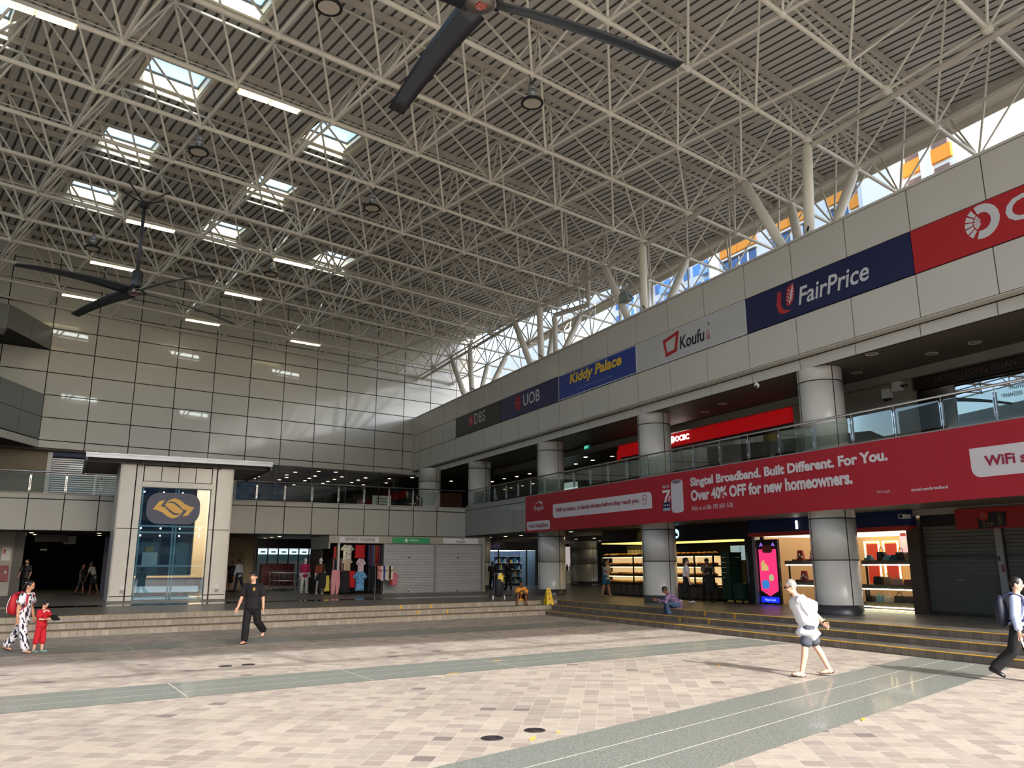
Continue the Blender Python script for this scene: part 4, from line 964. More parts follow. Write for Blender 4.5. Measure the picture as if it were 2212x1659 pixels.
for x0, x1 in ((2.97,5.66),(5.77,8.42)):
    mb = MB(); n = 30; h = 2.45/n
    for k in range(n): mb.add([(x0,.03,k*h),(x1,.03,k*h),(x1,.0,k*h+h*.75),(x0,.0,k*h+h*.75),(x1,.03,k*h+h),(x0,.03,k*h+h)], [(0,1,2,3),(3,2,4,5)])
    sh = mb.build('roller_shutter', M_shut, K); mb = MB(); mb.box((x0+x1)/2-.12,(x0+x1)/2+.0,-.03,0,1.75,1.8); mb.box((x0+x1)/2-.1,(x0+x1)/2-.04,-.04,0,.04,.1); mb.build('handle', M_frame, sh)
def ksign(x0, x1, m, nm):
    mb = MB(); mb.box(x0,x1,-.1,-.05,2.5,2.78); return mb.build('sign_panel', m, K)
M_kw = mat('kiosk_sign_white', (212,214,220), .5, noise=0)
s1 = ksign(.5,2.55,M_kw,''); lettering('DENSCO HOLDING', 1.55, .15, (.78,-.102,2.59), s1, M_black, bold=.01); lettering('Contact 6259 3219', .5, .05, (1.85,-.102,2.52), s1, M_frame)
s2 = ksign(3.29,5.36,mat('sign_green',(30,150,92),.5,noise=0),''); lettering('STARHUB', .5, .09, (4.2,-.102,2.6), s2, M_white, bold=.02)
mb = MB(); mb.ell((4.05,-.105,2.72), (.03,.006,.03), 8, 5); mb.prism([(3.98,2.54),(4.0,2.66),(3.95,2.62),(3.93,2.64),(4.0,2.7),(4.08,2.7),(4.13,2.62),(4.1,2.62),(4.07,2.66),(4.09,2.54),(4.05,2.54),(4.04,2.6),(4.02,2.54)], -.11, -.1, ax='y'); mb.build('emblem', M_white, s2)
s3 = ksign(6.12,8.2,M_kw,''); lettering('Singtel', .5, .14, (6.9,-.102,2.53), s3, M_black, bold=.01)
mb = MB()
for k in range(6): a = 2.75-.42*k; mb.ell((7.16+.2*cos(a),-.104,2.66+.1*sin(a)), (.012+.004*k,.004,.012+.005*k), 8, 4)
mb.build('dot_arc', M_sred, s3)
# garments
def garment(kind, x, z, w_, h, m, lb, y=-.25, rz=0, group=None, name=None):
    """front view shapes hung from the top; x centre, z top, in kiosk coordinates"""
    if kind == 'tee': P = [(-.22,0),(-.1,.0),(-.05,-.03),(.05,-.03),(.1,.0),(.22,0),(.5,-.28),(.38,-.38),(.28,-.27),(.29,-1),(-.29,-1),(-.28,-.27),(-.38,-.38),(-.5,-.28)]
    elif kind == 'trousers': P = [(-.36,0),(.36,0),(.48,-.55),(.3,-1),(.06,-1),(.04,-.38),(-.08,-1),(-.36,-1),(-.44,-.5)]
    elif kind == 'skirt': P = [(-.3,0),(.3,0),(.5,-1),(-.5,-1)]
    else: P = [(-.5,0),(.5,0),(.46,-.5),(.5,-1),(-.5,-1),(-.46,-.5)]
    n = len(P); mb = MB(); D_ = .035
    vs = [(px*w_, -D_*(1-.3*abs(px)*2), pz*h) for px, pz in P] + [(px*w_, D_, pz*h) for px, pz in P] + [(px*w_*.7, -D_-.03-.012*((i*7) % 3), (pz-.0)*h*.92-.03*h) for i, (px, pz) in enumerate(P)]
    mb.add(vs, [tuple(range(2*n, 3*n)), tuple(range(2*n-1, n-1, -1))] + [(i,(i+1)%n,(i+1)%n+n,i+n) for i in range(n)] + [(2*n+i,2*n+(i+1)%n,(i+1)%n,i) for i in range(n)])
    p = fr('B', x, y); L = BP(11.55, 39.5, PL+z); o = mb.build(name or {'tee':'shirt','trousers':'trousers','skirt':'skirt','cloth':'garment'}[kind], m, loc=(L.x+p.x, L.y+p.y, PL+z), rz=PSI+rz)
    tag(o, lb, 'garment', group); return o
MG = lambda n, c: mat('cloth_'+n, c, .85, noise=.08, scale=14)
M_leaf = blotch_mat('cloth_leafprint', (206,204,196), (84,80,76), 22, .58); M_bluep = blotch_mat('cloth_blueprint', (108,170,214), (52,104,160), 16, .52); M_pinkp = blotch_mat('cloth_pinkprint', (206,190,196), (150,110,124), 18, .58)
garment('trousers', .28, 1.17, .52, 1.16, MG('pink',(206,140,150)), 'pale pink trousers hung at the left front of the clothes stall', -.45)
garment('skirt', .78, 1.12, .52, 1.05, MG('black',(22,22,26)), 'long black skirt hung beside the pink trousers', -.42)
garment('cloth', 1.14, 1.12, .34, .8, MG('red',(176,22,32)), 'bright red cloth hung between the black skirt and blue shirt', -.36)
garment('tee', 1.5, 1.1, .72, .93, M_bluep, 'sky blue patterned shirt hung at the stall front', -.5)
garment('tee', 1.06, 2.4, .72, .76, M_leaf, 'white shirt with dark leaf print hung high in the stall', .3)
garment('cloth', 1.72, 2.4, .54, .66, MG('red',(176,22,32)), 'plain red top hung high in the stall', .32)
garment('tee', 1.06, 1.72, .56, .6, MG('beige',(176,160,138)), 'beige shirt hung below the leaf print shirt', .25)
garment('tee', 1.75, 1.72, .52, .82, M_pinkp, 'pale pink printed shirt hung below the red top', .2)
garment('cloth', .57, 2.35, .17, .75, MG('mustard',(150,124,30)), 'mustard scarf hung at the left top of the stall', .3)
garment('cloth', .4, 2.3, .14, .6, MG('darkred',(120,20,24)), 'dark red strip of cloth beside the mustard scarf', .3)
cols = [('navy',(40,50,96)),('wine',(90,26,40)),('blue',(44,66,120)),('grey',(104,96,92)),('rust',(120,48,36)),('crimson',(150,24,34)),('plum',(84,40,64)),('dark',(36,34,40))]
for k, (n_, c) in enumerate(cols):
    garment('cloth', 2.14+.092*k, 2.38, .085, 1.05, MG(n_, c), 'long %s garment in the row hung high at the right of the stall' % n_, .2)
for k, (n_, c) in enumerate((('dark',(36,34,40)),('black',(22,22,26)),('charcoal',(52,50,52)))):
    garment('cloth', 2.1+.11*k, 1.28, .1, 1.15, MG(n_, c), 'long %s garment hung low at the right of the stall' % n_, -.1)
for k, (n_, c) in enumerate((('stripe',(120,90,90)),('navy',(40,50,96)),('cream',(200,190,160)),('plum',(84,40,64)),('grey',(104,96,92)))):
    garment('cloth', .4+.11*k, 1.75, .1, .7, MG(n_, c), 'small %s garment on the inner rail at the left of the stall' % n_, .4)
# tee rail in front
rk = thing('clothes_rail', 'chrome clothes rail with children tops beside the first shutter', 'rail', fr('B',2.55,-.75) + BP(11.55,39.5,PL), PSI)
mb = MB(); mb.tube([(-.35,0,.0),(-.35,0,1.42),(.72,0,1.42),(.72,0,0)], .014, 6); mb.tube([(-.35,-.25,.02),(-.35,.25,.02)], .014, 6); mb.tube([(.72,-.25,.02),(.72,.25,.02)], .014, 6); mb.tube([(-.35,0,.2),(.72,0,.2)], .01, 6); mb.build('frame', M_chrome, rk)
for k, (n_, c) in enumerate((('salmon',(190,120,112)),('pink',(206,140,150)),('white',(210,206,200)),('royal',(50,60,140)),('white',(210,206,200)),('cream',(200,190,160)),('black',(22,22,26)),('ivory',(222,206,186)))):
    garment('tee', 2.34+.1*k, 1.36, .5, .62+.05*(k % 3), MG(n_, c), '%s child top on the chrome rail, %s from the left' % (n_, ['first','second','third','fourth','fifth','sixth','seventh','eighth'][k]), -.75, rz=1.25)
garment('tee', 3.18, 1.0, .46, .6, MG('rose',(206,112,130)), 'rose pink child shirt at the end of the chrome rail', -.8)
garment('tee', 3.1, 1.04, .4, .62, MG('scarlet',(190,52,40)), 'scarlet child shirt behind the rose pink one', -.72)
mb = MB(); mb.box(.0,.09,.0,.35,0,.86); tag(mb.build('green_box', mat('box_green',(40,130,44),.5), loc=BP(11.05,42.0,PL+.3), rz=PSI), 'green box stand behind the magenta mannequin', 'box')
t = thing('stall_lamp', 'bright tube lamp at the left edge of the clothes stall', 'lamp', BP(12.05,39.6,PL+1.2), PSI); mb = MB(); mb.box(0,.05,0,.05,0,1.2); mb.build('tube', mat('tube_glow',(255,236,190)), t); mb = MB(); mb.box(-.01,.06,.05,.08,0,1.25); mb.build('tray', M_white, t)

# ================================================================== bakery on the right side
BK = thing('bakery_counter', 'dark framed bakery counter with three lit shelves of bread', 'counter', FP(33.5, 21.7, PL), FR['F'])
M_warm = mat('shelf_glow', (255,214,140), .5, noise=0, emit=6)
mb = MB(); mb.box(0,8.1,.0,.6,.08,.52); 
mb.build('base_cabinet', mat('bakery_wood', (96,82,68), .6, noise=.15, scale=4), BK)
mb = MB()
for k in range(17): mb.box(k*.5,k*.5+.04,-.01,.0,.08,.52)
mb.box(0,8.1,-.005,.6,0,.08); mb.build('panel_joint', M_black, BK)
for z in (.54,.9,1.32,1.75):
    mb = MB(); mb.box(0,8.1,-.06,.6,z,z+.06); mb.build('shelf', M_black, BK)
for x in (0,2.6,5.2,6.9,8.06):
    mb = MB(); mb.box(x,x+.05,-.06,.0,.5,1.8); mb.build('upright', M_black, BK)
for z in (.88,1.3,1.73):
    mb = MB(); mb.box(.05,8.05,.02,.06,z-.02,z); mb.build('light_strip', M_warm, BK)
mb = MB(); mb.box(0,8.1,.58,.62,.5,1.8); mb.build('back_panel', mat('bakery_back_glow',(240,206,150),.6,noise=.05,emit=.55), BK)  # emission put in to stand for shelf light falling on the panel
mb = MB(); mb.quad((0,-.05,.55),(8.1,-.05,.55),(8.1,-.05,1.75),(0,-.05,1.75)); mb.build('glass_front', M_gcase, BK)
brd = [(206,140,62),(184,112,48),(222,170,92),(160,92,44),(230,200,140)]
rnd = random.Random(4)
for zi, z in enumerate((.6,.96,1.38,1.81)):
    x = .12
    while x < 8.0:
        kx = rnd.randint(0,4); a = .09+.05*rnd.random(); mb = MB()
        mb.ell((0,0,.05), (a,.13,.06), 10, 6); mb.ell((0,-.12,.045), (a*.8,.1,.05), 8, 5)
        p = fr('F', x, .22); L = FP(33.5,21.7,PL)
        o = mb.build('bread', mat('bread%d'%kx, brd[kx], .7, noise=.15, scale=20), loc=(L.x+p.x, L.y+p.y, PL+z), rz=FR['F'], smooth=True)
        tag(o, 'golden bread on the lit bakery shelves' if zi < 3 else 'wrapped golden bread heaped on top of the bakery counter', 'bread', 'bread on the bakery shelves' if zi < 3 else 'bread on top of the bakery counter')
        x += 2*a+.05+.06*rnd.random()
t = thing('shop_fascia', 'black fascia over the bakery with two lit violet letters and a lit globe', 'sign', FP(33.0, 21.4, 2.82), FR['F'])
mb = MB(); mb.box(.0,2.9,0,.3,.06,.6); mb.box(4.4,9.9,0,.3,0,.62); mb.build('panel', M_black, t)
lettering('nc', .44, .28, (5.05,-.004,.16), t, mat('nc_glow',(120,110,255),.5,noise=0,emit=3), bold=.02)
mb = MB(); mb.lathe([(0,0),(.19,0)], n=20); g = mb.build('globe_disc', mat('globe_glow',(150,220,235),.5,noise=0,emit=2.5), t, loc=(5.68,-.01,.31)); g.rotation_euler.x = pi/2
mb = MB(); mb.prism([(5.58,.2),(5.66,.4),(5.7,.3),(5.78,.42),(5.8,.2)], -.02,-.012, ax='y'); mb.build('globe_mark', M_frame, t)
mb = MB(); mb.box(-33.6,-25.3,21.75,24.5,2.84,2.87); o = mb.build('light_panel', mat('panel_glow_yellow',(255,224,120),.5,noise=0,emit=1.1), frame='F'); tag(o, 'glowing yellow ceiling panel over the bakery counter', 'light')
t = thing('service_shelf', 'open shelf with hanging bags behind the left end of the bakery', 'shelf', FP(33.6, 23.2, PL), FR['F'])
mb = MB(); mb.box(0,2.9,0,.1,.0,2.3); mb.build('back_panel', M_dark2, t)
for k in range(9): mb = MB(); mb.box(.25+.28*k,.42+.28*k,-.1,0,1.75+.04*(k%2),2.1); mb.build('bag', mat('bag_clear',(150,150,146),.3), t)
# menu screens behind
for k in range(3):
    mb = MB(); mb.box(0,.55,0,.05,0,.6); o = mb.build('menu_screen', mat('screen_blue',(110,140,170),.4,emit=.5), loc=FP(27.0-.62*k,24.0,2.05), rz=FR['F']); tag(o, 'bluish menu screen behind the bakery counter, %s' % ['left','middle','right'][k], 'screen')
# crates, trolley
for k in range(9):
    mb = MB(); mb.box(-.24,.24,-.3,.3,0,.18); mb.box(-.26,.26,-.32,.32,.16,.185); mb.box(-.1,.1,-.325,-.32,.06,.12)
    o = mb.build('green_crate', mat('crate_green',(16,54,38),.5), loc=FP(24.3,21.6,PL+.16+.19*k), rz=FR['F']); tag(o, 'dark green plastic crate in the tall stack right of the bakery, %s from the bottom' % ['first','second','third','fourth','fifth','sixth','seventh','eighth','ninth'][k], 'crate')
for k in range(3):
    mb = MB(); mb.box(-.24,.24,-.3,.3,0,.18); mb.box(-.26,.26,-.32,.32,.16,.185)
    o = mb.build('green_crate', mat('crate_green',(16,54,38),.5), loc=FP(23.7,21.6,PL+.16+.19*k), rz=FR['F']); tag(o, 'dark green plastic crate in the low stack right of the tall one, %s' % ['bottom','middle','top'][k], 'crate')
t = thing('crate_dolly', 'wheeled dolly under the dark green crates', 'dolly', FP(24.0,21.6,PL), FR['F']); mb = MB(); mb.box(-.6,.6,-.3,.3,.1,.15); mb.build('deck', M_black, t)
for x, y in ((-.5,-.25),(.5,-.25),(-.5,.25),(.5,.25)): mb = MB(); mb.tube([(x-.02,y,.05),(x+.02,y,.05)], .05, 10); mb.build('wheel', M_black, t)
mb = MB(); mb.box(-23.4,-22.95,21.5,26,PL,3.28,0); mb.box(-23.3,-23.26,21.46,21.5,1.2,2.3,1); struct(mb.build('wall_shop_divider', [M_black, M_alu], frame='F'), 'black panel between bakery and jewellery shop')

# ================================================================== jewellery and bag shop
JW = thing('shop_fascia', 'deep blue fascia with a red lower edge over the bag shop window', 'sign', FP(22.95, 21.3, 2.87), FR['F'])
mb = MB(); mb.box(0,6.75,0,.35,.13,.6); mb.build('panel', mat('fascia_blue',(14,38,92),.4), JW); mb = MB(); mb.box(0,6.75,-.03,.35,0,.13); mb.build('red_edge', mat('edge_red',(190,60,56),.5), JW); mb = MB(); mb.box(2.35,2.42,-.02,0,.2,.48); mb.build('lit_bar', M_lightw, JW)
mb = MB(); mb.box(-16.4,-16.0,21.4,22,PL,2.9,0); mb.box(-22.95,-22.8,21.45,21.7,PL,2.9,1); struct(mb.build('window_6', [mat('frame_brown',(70,58,50),.5), M_alu], frame='F'), 'brown and steel frame of the bag shop window')
shopbox('F', -22.8, -16.4, 21.9, 3.6, PL, 2.87, mat('shop_cream',(190,160,124),.6,noise=.04), mat('ceiling_glow_warm',(255,236,205),.6,noise=0,emit=1.6), 'wall_bag_shop')
mb = MB(); mb.quad((-21.8,21.62,PL),(-16.4,21.62,PL),(-16.4,21.62,2.87),(-21.8,21.62,2.87)); struct(mb.build('window_7', M_gcase, frame='F'), 'bag shop window glass')
SC_ = thing('advert_screen', 'tall pink advertising screen left of the bag shop window', 'screen', FP(22.8, 21.55, .56), FR['F'])
mb = MB(); mb.box(-.02,1.0,0,.1,-.08,2.2); mb.build('bezel', M_black, SC_)
mb = MB(); mb.box(.06,.92,-.01,0,.4,1.85); mb.prism([(.06,.4),(.92,.4),(.5,.2)], -.01, 0, ax='y'); mb.build('pink_panel', mat('screen_pink',(226,50,110),.5,noise=.02,emit=.8), SC_)
mb = MB(); mb.box(.06,.92,-.01,0,-.02,.18); mb.build('blue_bar', mat('screen_blue2',(20,40,230),.5,noise=0,emit=1), SC_); lettering('Maxi-Cash', .52, .08, (.24,-.012,.04), SC_, mat('screen_text',(170,200,255),.5,noise=0,emit=1))
mb = MB(); mb.prism(rrect(.26,.74,1.72,2.0,.1), -.018, -.01, ax='y'); mb.build('crest', mat('crest_dark',(80,30,20),.5,emit=.2), SC_); mb = MB(); mb.prism([(.1,1.95),(.2,2.1),(.3,1.98)], -.015,-.01,ax='y'); mb.prism([(.7,1.98),(.8,2.1),(.9,1.95)], -.015,-.01,ax='y'); mb.build('stars', mat('star_violet',(150,110,220),.5,emit=.6), SC_)
mb = MB()
for x, h in ((.16,.3),(.24,.36),(.34,.24),(.42,.16)): mb.box(x,x+.08,-.02,-.01,1.1,1.1+h)
mb.build('gold_bars', mat('picture_gold',(224,196,120),.5,emit=.5), SC_); mb = MB(); mb.ell((.62,-.012,.85), (.12,.01,.12), 10, 6); mb.build('green_picture', mat('picture_green',(190,210,150),.5,emit=.5), SC_); mb = MB(); mb.prism(rrect(.15,.5,.46,.76,.1), -.02,-.01, ax='y'); mb.build('blue_picture', mat('picture_blue',(60,140,220),.5,emit=.5), SC_)
# display benches with goods
def bench(s0, s1, z, lb, d0=21.85, d1=22.5):
    t = thing('display_bench', lb, 'display bench', FP(s0, d0, z), FR['F']); w_ = s0-s1
    mb = MB(); mb.box(0,w_,0,d1-d0,-.12,0); mb.build('top', mat('bench_grey',(92,84,74),.4), t); mb = MB(); mb.box(.05,w_-.05,-.01,.0,-.16,-.13); mb.build('light_strip', M_lightw, t)
    for x in (.06,w_-.1): mb = MB(); mb.box(x,x+.05,.1,.15,PL-z,-.12); mb.build('leg', M_frame, t)
bench(18.5,16.45,2.0,'upper display bench with dark bags right of the column'); bench(18.6,16.45,1.26,'middle display bench with coloured bags right of the column'); bench(18.7,16.45,.72,'lowest display bench with black bags right of the column')
bench(21.8,19.6,2.0,'upper display bench with red stands left of the column'); bench(21.8,19.6,1.3,'middle display bench with red stands left of the column')
def handbag(s, d, z, w_, h, c, nm, lb, hnd=True):
    t = thing('handbag', lb, 'bag', FP(s, d, z), FR['F'])
    m = mat('bag_'+nm, c, .45, noise=.08, scale=20)
    mb = MB(); mb.prism([(-w_*.5,0),(w_*.5,0),(w_*.44,h*.8),(w_*.36,h),(-w_*.36,h),(-w_*.44,h*.8)], -.06, .06, ax='y'); mb.build('body', m, t)
    mb = MB(); mb.prism([(-w_*.42,h*.5),(w_*.42,h*.5),(w_*.37,h*1.01),(-w_*.37,h*1.01)], -.072, -.055, ax='y'); mb.build('flap', m, t)
    if hnd: mb = MB(); mb.tube([(-w_*.25,0,h)]+[(-w_*.25*cos(pi*k/6),0,h+h*.55*sin(pi*k/6)) for k in range(1,6)]+[(w_*.25,0,h)], .012, 5); mb.build('handle', m, t)
HB = [(17.9,2.0,.3,.26,(24,22,24),'black','tall black bag on the upper bench',1),(17.2,2.0,.34,.24,(60,58,54),'grey','grey bag on the upper bench before the picture',1),(16.75,2.0,.2,.12,(200,196,190),'cream','small cream bag at the right end of the upper bench',0),
 (18.1,1.26,.34,.24,(26,28,36),'navyblack','square black bag on the middle bench',0),(17.75,1.26,.26,.22,(170,140,110),'tan','round tan bag on the middle bench',1),(17.4,1.26,.3,.18,(196,160,150),'blush','blush pink bag on the middle bench',1),(17.0,1.26,.34,.16,(150,84,84),'rose','rose red bag on the middle bench',0),(16.65,1.26,.28,.2,(30,30,32),'ink','black bag at the right end of the middle bench',1),
 (18.45,.72,.28,.18,(84,76,58),'olive','olive brown bag on the lowest bench, leftmost',0),(18.1,.72,.26,.2,(130,180,176),'mint','mint green bag on the lowest bench',1),(17.8,.72,.26,.18,(214,204,170),'ivory','ivory bag on the lowest bench',1),(17.4,.72,.36,.2,(22,22,24),'jet','wide black bag on the lowest bench, beside the ivory one',1),(17.0,.72,.36,.2,(34,28,26),'coal','wide black bag on the lowest bench, second from the ivory one',0),(16.6,.72,.3,.24,(36,48,50),'slate','slate bag at the right end of the lowest bench',1)]
for s, z, w_, h, c, nm, lb, hd_ in HB: handbag(s, 22.1, z+.001, w_, h, c, nm, lb+' right of the column', hd_)
for k, (s, c, lb) in enumerate(((18.3,(120,160,190),'pale blue jewellery box on the upper bench, left one'),(17.6,(140,190,210),'pale blue jewellery box on the upper bench, middle one'),(17.4,(40,90,120),'teal jewellery tray on the upper bench'))):
    mb = MB(); mb.box(-.12,.12,-.1,.1,0,.08); mb.prism([(-.1,.08),(.1,.08),(.08,.16),(-.08,.16)], -.02,.06, ax='y'); tag(mb.build('jewellery_box', mat('jbox%d'%k, c, .4), loc=FP(s,22.0,2.001), rz=FR['F']), lb, 'box')
for k, (s, z) in enumerate(((21.3,2.0),(20.7,2.0),(20.2,2.0),(21.2,1.3),(20.6,1.3),(20.0,1.3))):
    t = thing('jewellery_stand', 'red jewellery display stand, %s on the %s bench left of the column' % (['left one','middle one','right one'][k%3], 'upper' if z > 1.5 else 'middle'), 'stand', FP(s,22.1,z+.001), FR['F'])
    mb = MB(); mb.box(-.24,.24,-.15,.15,0,.05); mb.prism([(-.16,.05),(.16,.05),(.1,.36),(-.1,.36)], .0,.08, ax='y'); mb.build('base', mat('stand_red',(150,20,30),.5), t)
    mb = MB(); [mb.ell((-.1+.1*q,-.03,.12+.08*(q%2)), (.045,.03,.05), 8, 5) for q in range(3)]; mb.build('jewellery', mat('silverware',(220,214,206),.25,.6), t)
t = thing('poster', 'pink lit picture of handbags inside the shop window', 'poster', FP(18.05, 23.2, 1.95), FR['F'])
mb = MB(); mb.box(0,1.15,0,.06,0,.95); mb.build('sheet', mat('poster_pink',(232,176,180),.5,noise=.02,emit=.7), t)
for x, z, w_, h, c, nm in ((.15,.82,.2,.14,(150,40,44),'a'),(.6,.72,.22,.16,(190,40,36),'b'),(.22,.48,.3,.2,(220,214,204),'c'),(.62,.45,.2,.3,(228,222,80),'d'),(.72,.14,.36,.3,(110,100,84),'e'),(.3,.04,.3,.26,(30,28,28),'f')):
    mb = MB(); mb.prism([(x-w_/2,z),(x+w_/2,z),(x+w_*.42,z+h),(x-w_*.42,z+h)], -.012,0, ax='y'); mb.build('bag_picture', mat('pic_'+nm, c, .5, emit=.4), t)
for k, s in enumerate((21.2,20.4,18.75)):
    t = thing('lit_niche', 'warm lit wall niche in the bag shop, %s' % ['leftmost','second','right of the column'][k], 'niche', FP(s, 25.3, 1.0), FR['F'])
    mb = MB(); mb.box(0,.05,-.03,0,0,1.7); mb.box(.6,.65,-.03,0,0,1.7); mb.box(0,.65,-.03,0,1.65,1.7); mb.build('light_frame', mat('niche_glow',(255,226,150),.5,noise=0,emit=4), t); mb = MB(); mb.box(.1,.55,-.02,.02,.1,1.6); mb.build('panel', mat('niche_red',(170,50,34),.5,emit=.3), t)
mb = MB(); mb.box(0,2.0,-.06,0,0,.03); tag(mb.build('floor_light', mat('strip_glow',(255,240,170),.5,noise=0,emit=6), loc=FP(18.5,21.72,PL+.02), rz=FR['F']), 'glowing strip along the foot of the bag shop window', 'light')

# ================================================================== closed grey shutters at the right
for s0, s1, lb in ((16.0,13.78,'closed grey roller shutter right of the bag shop'),(13.58,9.0,'closed grey roller shutter at the right edge')):
    t = thing('roller_shutter', lb, 'shutter', FP(s0, 21.6, PL), FR['F']); w_ = s0-s1
    mb = MB(); n = 24; h = 2.5/n
    for k in range(n): mb.add([(0,.03,k*h),(w_,.03,k*h),(w_,0,k*h+h*.8),(0,0,k*h+h*.8),(w_,.03,k*h+h),(0,.03,k*h+h)], [(0,1,2,3),(3,2,4,5)])
    mb.build('curtain', M_shutd, t); mb = MB(); mb.box(0,w_,-.02,0,1.6,1.68); mb.build('mid_rail', M_frame, t); mb = MB(); mb.box(w_*.42,w_*.5,-.02,0,.98,1.0); mb.build('handle', M_alu, t)
    mb = MB(); mb.box(-.06,0,-.05,.05,0,2.5); mb.build('guide', M_frame, t); mb = MB(); mb.box(0,w_,-.02,0,0,.1); mb.build('bottom_bar', M_frame, t)
t = thing('shutter_post', 'pale post with lock boxes between the two grey shutters', 'post', FP(13.78, 21.5, PL), FR['F']); mb = MB(); mb.box(0,.18,0,.12,0,2.5); mb.build('column', mat('post_grey',(140,140,140),.5), t); mb = MB(); mb.box(.1,.16,-.03,0,1.2,1.4); mb.build('lock_box', mat('lock_red',(120,60,64),.5), t); mb = MB(); mb.box(.02,.08,-.02,0,1.5,1.62); mb.build('switch', M_frame, t)
mb = MB(); mb.box(-16.0,-5,21.55,21.9,2.95,3.28); struct(mb.build('trim_shutter_box', M_black, frame='F'), 'black box above the grey shutters')
t = thing('shop_fascia', 'red fascia with a black plaque and red disc at the right edge', 'sign', FP(14.75, 21.35, 2.82), FR['F'])
mb = MB(); mb.box(0,9,0,.2,0,.56); mb.build('panel', mat('fascia_red',(150,24,22),.5), t); mb = MB(); mb.prism([(.68,.0),(1.42,.04),(1.46,.42),(1.1,.44),(.68,.3)], -.03,0,ax='y'); mb.build('plaque', M_black, t)
mb = MB(); mb.lathe([(0,0),(.14,0)], n=18); o = mb.build('disc', mat('disc_red',(170,34,30),.5), t, loc=(.85,-.036,.34)); o.rotation_euler.x = pi/2
lettering('ZTP', .3, .1, (.8,-.034,.05), t, mat('gold_letter',(140,124,84),.4)); lettering('立\n食\n平', .12, .34, (1.24,-.034,.05), t, mat('gold_letter',(140,124,84))); lettering('魚', .14, .16, (.78,-.04,.26), t, mat('gold_letter',(140,124,84)))
t = thing('wall_camera', 'pale boxy camera above the bag shop frame', 'camera', FP(16.3,21.2,3.2), FR['F']); mb = MB(); mb.box(0,.2,-.2,.1,0,.12); mb.build('body', M_white, t); mb = MB(); mb.box(.05,.15,-.22,-.2,.02,.1); mb.build('lens', M_black, t)

# ================================================================== upper far gallery
mb = MB(); mb.box(-9, -1.0, 48.7, 49, 4.9, 7.78, 0); mb.box(2.4, 8.6, 48.7, 49, 4.9, 7.78, 0); struct(mb.build('wall_upper_back', mat('wall_upper_beige',(150,140,122),.7), frame='B'), 'beige wall of the upper far gallery')
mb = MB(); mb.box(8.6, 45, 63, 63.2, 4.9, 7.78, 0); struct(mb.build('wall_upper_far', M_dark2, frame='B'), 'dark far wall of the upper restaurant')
t = thing('roller_shutter', 'slatted shop shutter with a blue header in the upper gallery left of the lift', 'shutter', BP(-1.0, 48.6, 4.9), PSI)
mb = MB()
for k in range(22): mb.box(.14,3.3,.03,.05,.05+.115*k,.11+.115*k)
mb.build('curtain', M_shut, t); mb = MB(); mb.box(.1,3.4,0,.1,2.62,2.82); mb.build('header', mat('header_blue',(30,40,96),.5), t); mb = MB(); mb.box(-.1,.12,-.02,.12,0,2.84); mb.box(2.2,2.3,.06,.12,0,2.6); mb.build('post', M_white, t); mb = MB(); mb.box(.1,3.4,.6,.65,0,2.6); mb.build('inner_wall', mat('shutter_inner',(112,124,130),.6,emit=.12), t)
mb = MB()
for u in (8.6,11.0,13.2,15.4,17.6): mb.box(u,u+.05,49.6,49.65,4.9,7.78)
struct(mb.build('window_8', M_frame, frame='B'), 'slim mullions of the upper restaurant glass'); mb = MB(); mb.quad((8.6,49.62,4.9),(19,49.62,4.9),(19,49.62,7.78),(8.6,49.62,7.78)); struct(mb.build('window_9', glass('rest_glass',(215,215,210),.05,.35), frame='B'), 'upper restaurant glass front')
t = thing('hoarding', 'orange brown timber hoarding on the upper gallery beside the corner column', 'hoarding', BP(21.3, 48.6, 4.9), PSI)
for k in range(3): mb = MB(); mb.box(.62*k,.62*k+.58,0,.05,0,1.6); mb.build('panel', mat('hoarding_wood',(96,50,28),.5,noise=.15,scale=3), t)
t = thing('menu_board', 'pale lit menu board in the upper restaurant', 'board', BP(17.9, 51.5, 5.3), PSI); mb = MB(); mb.box(0,1.3,0,.05,0,1.1); mb.build('sheet', mat('menu_pale',(150,164,150),.5,emit=.3), t)
mb = MB()
for k in range(5): mb.box(.2,1.0,-.006,0,.15+.18*k,.2+.18*k)
mb.build('print', M_frame, t)
t = thing('poster_stand', 'dark maroon picture stand in the upper restaurant', 'poster', BP(16.4, 51.0, 4.9), PSI); mb = MB(); mb.box(0,.9,0,.05,.2,1.5); mb.build('sheet', mat('maroon',(70,24,34),.5), t); mb = MB(); mb.ell((.45,-.0,.9), (.22,.03,.3), 10, 6); mb.build('print', mat('print_pale',(150,130,130),.5), t)
for k in range(3):
    u = 9.6+2.6*k; t = thing('restaurant_table', 'dark restaurant table behind the upper far balustrade, %s' % ['left','middle','right'][k], 'table', BP(u,50.6,4.9), PSI)
    mb = MB(); mb.box(-.7,.7,-.4,.4,.7,.75); mb.build('table_top', M_wood, t)
    for x, y in ((-.6,-.3),(.6,-.3),(-.6,.3),(.6,.3)): mb = MB(); mb.box(x-.03,x+.03,y-.03,y+.03,0,.7); mb.build('leg', M_black, t)
t = thing('lit_cabinet', 'white lit display cabinet behind the right gallery balustrade near the corner', 'cabinet', FP(44.5, 25.2, 4.9), FR['F']); mb = MB(); mb.box(0,2.6,0,.5,0,1.9); mb.build('case', mat('cabinet_lit',(190,210,206),.5,emit=.5), t); mb = MB(); mb.box(.8,1.5,-.02,0,.5,1.2); mb.build('picture', mat('cab_pic',(220,214,170),.5,emit=.6), t)
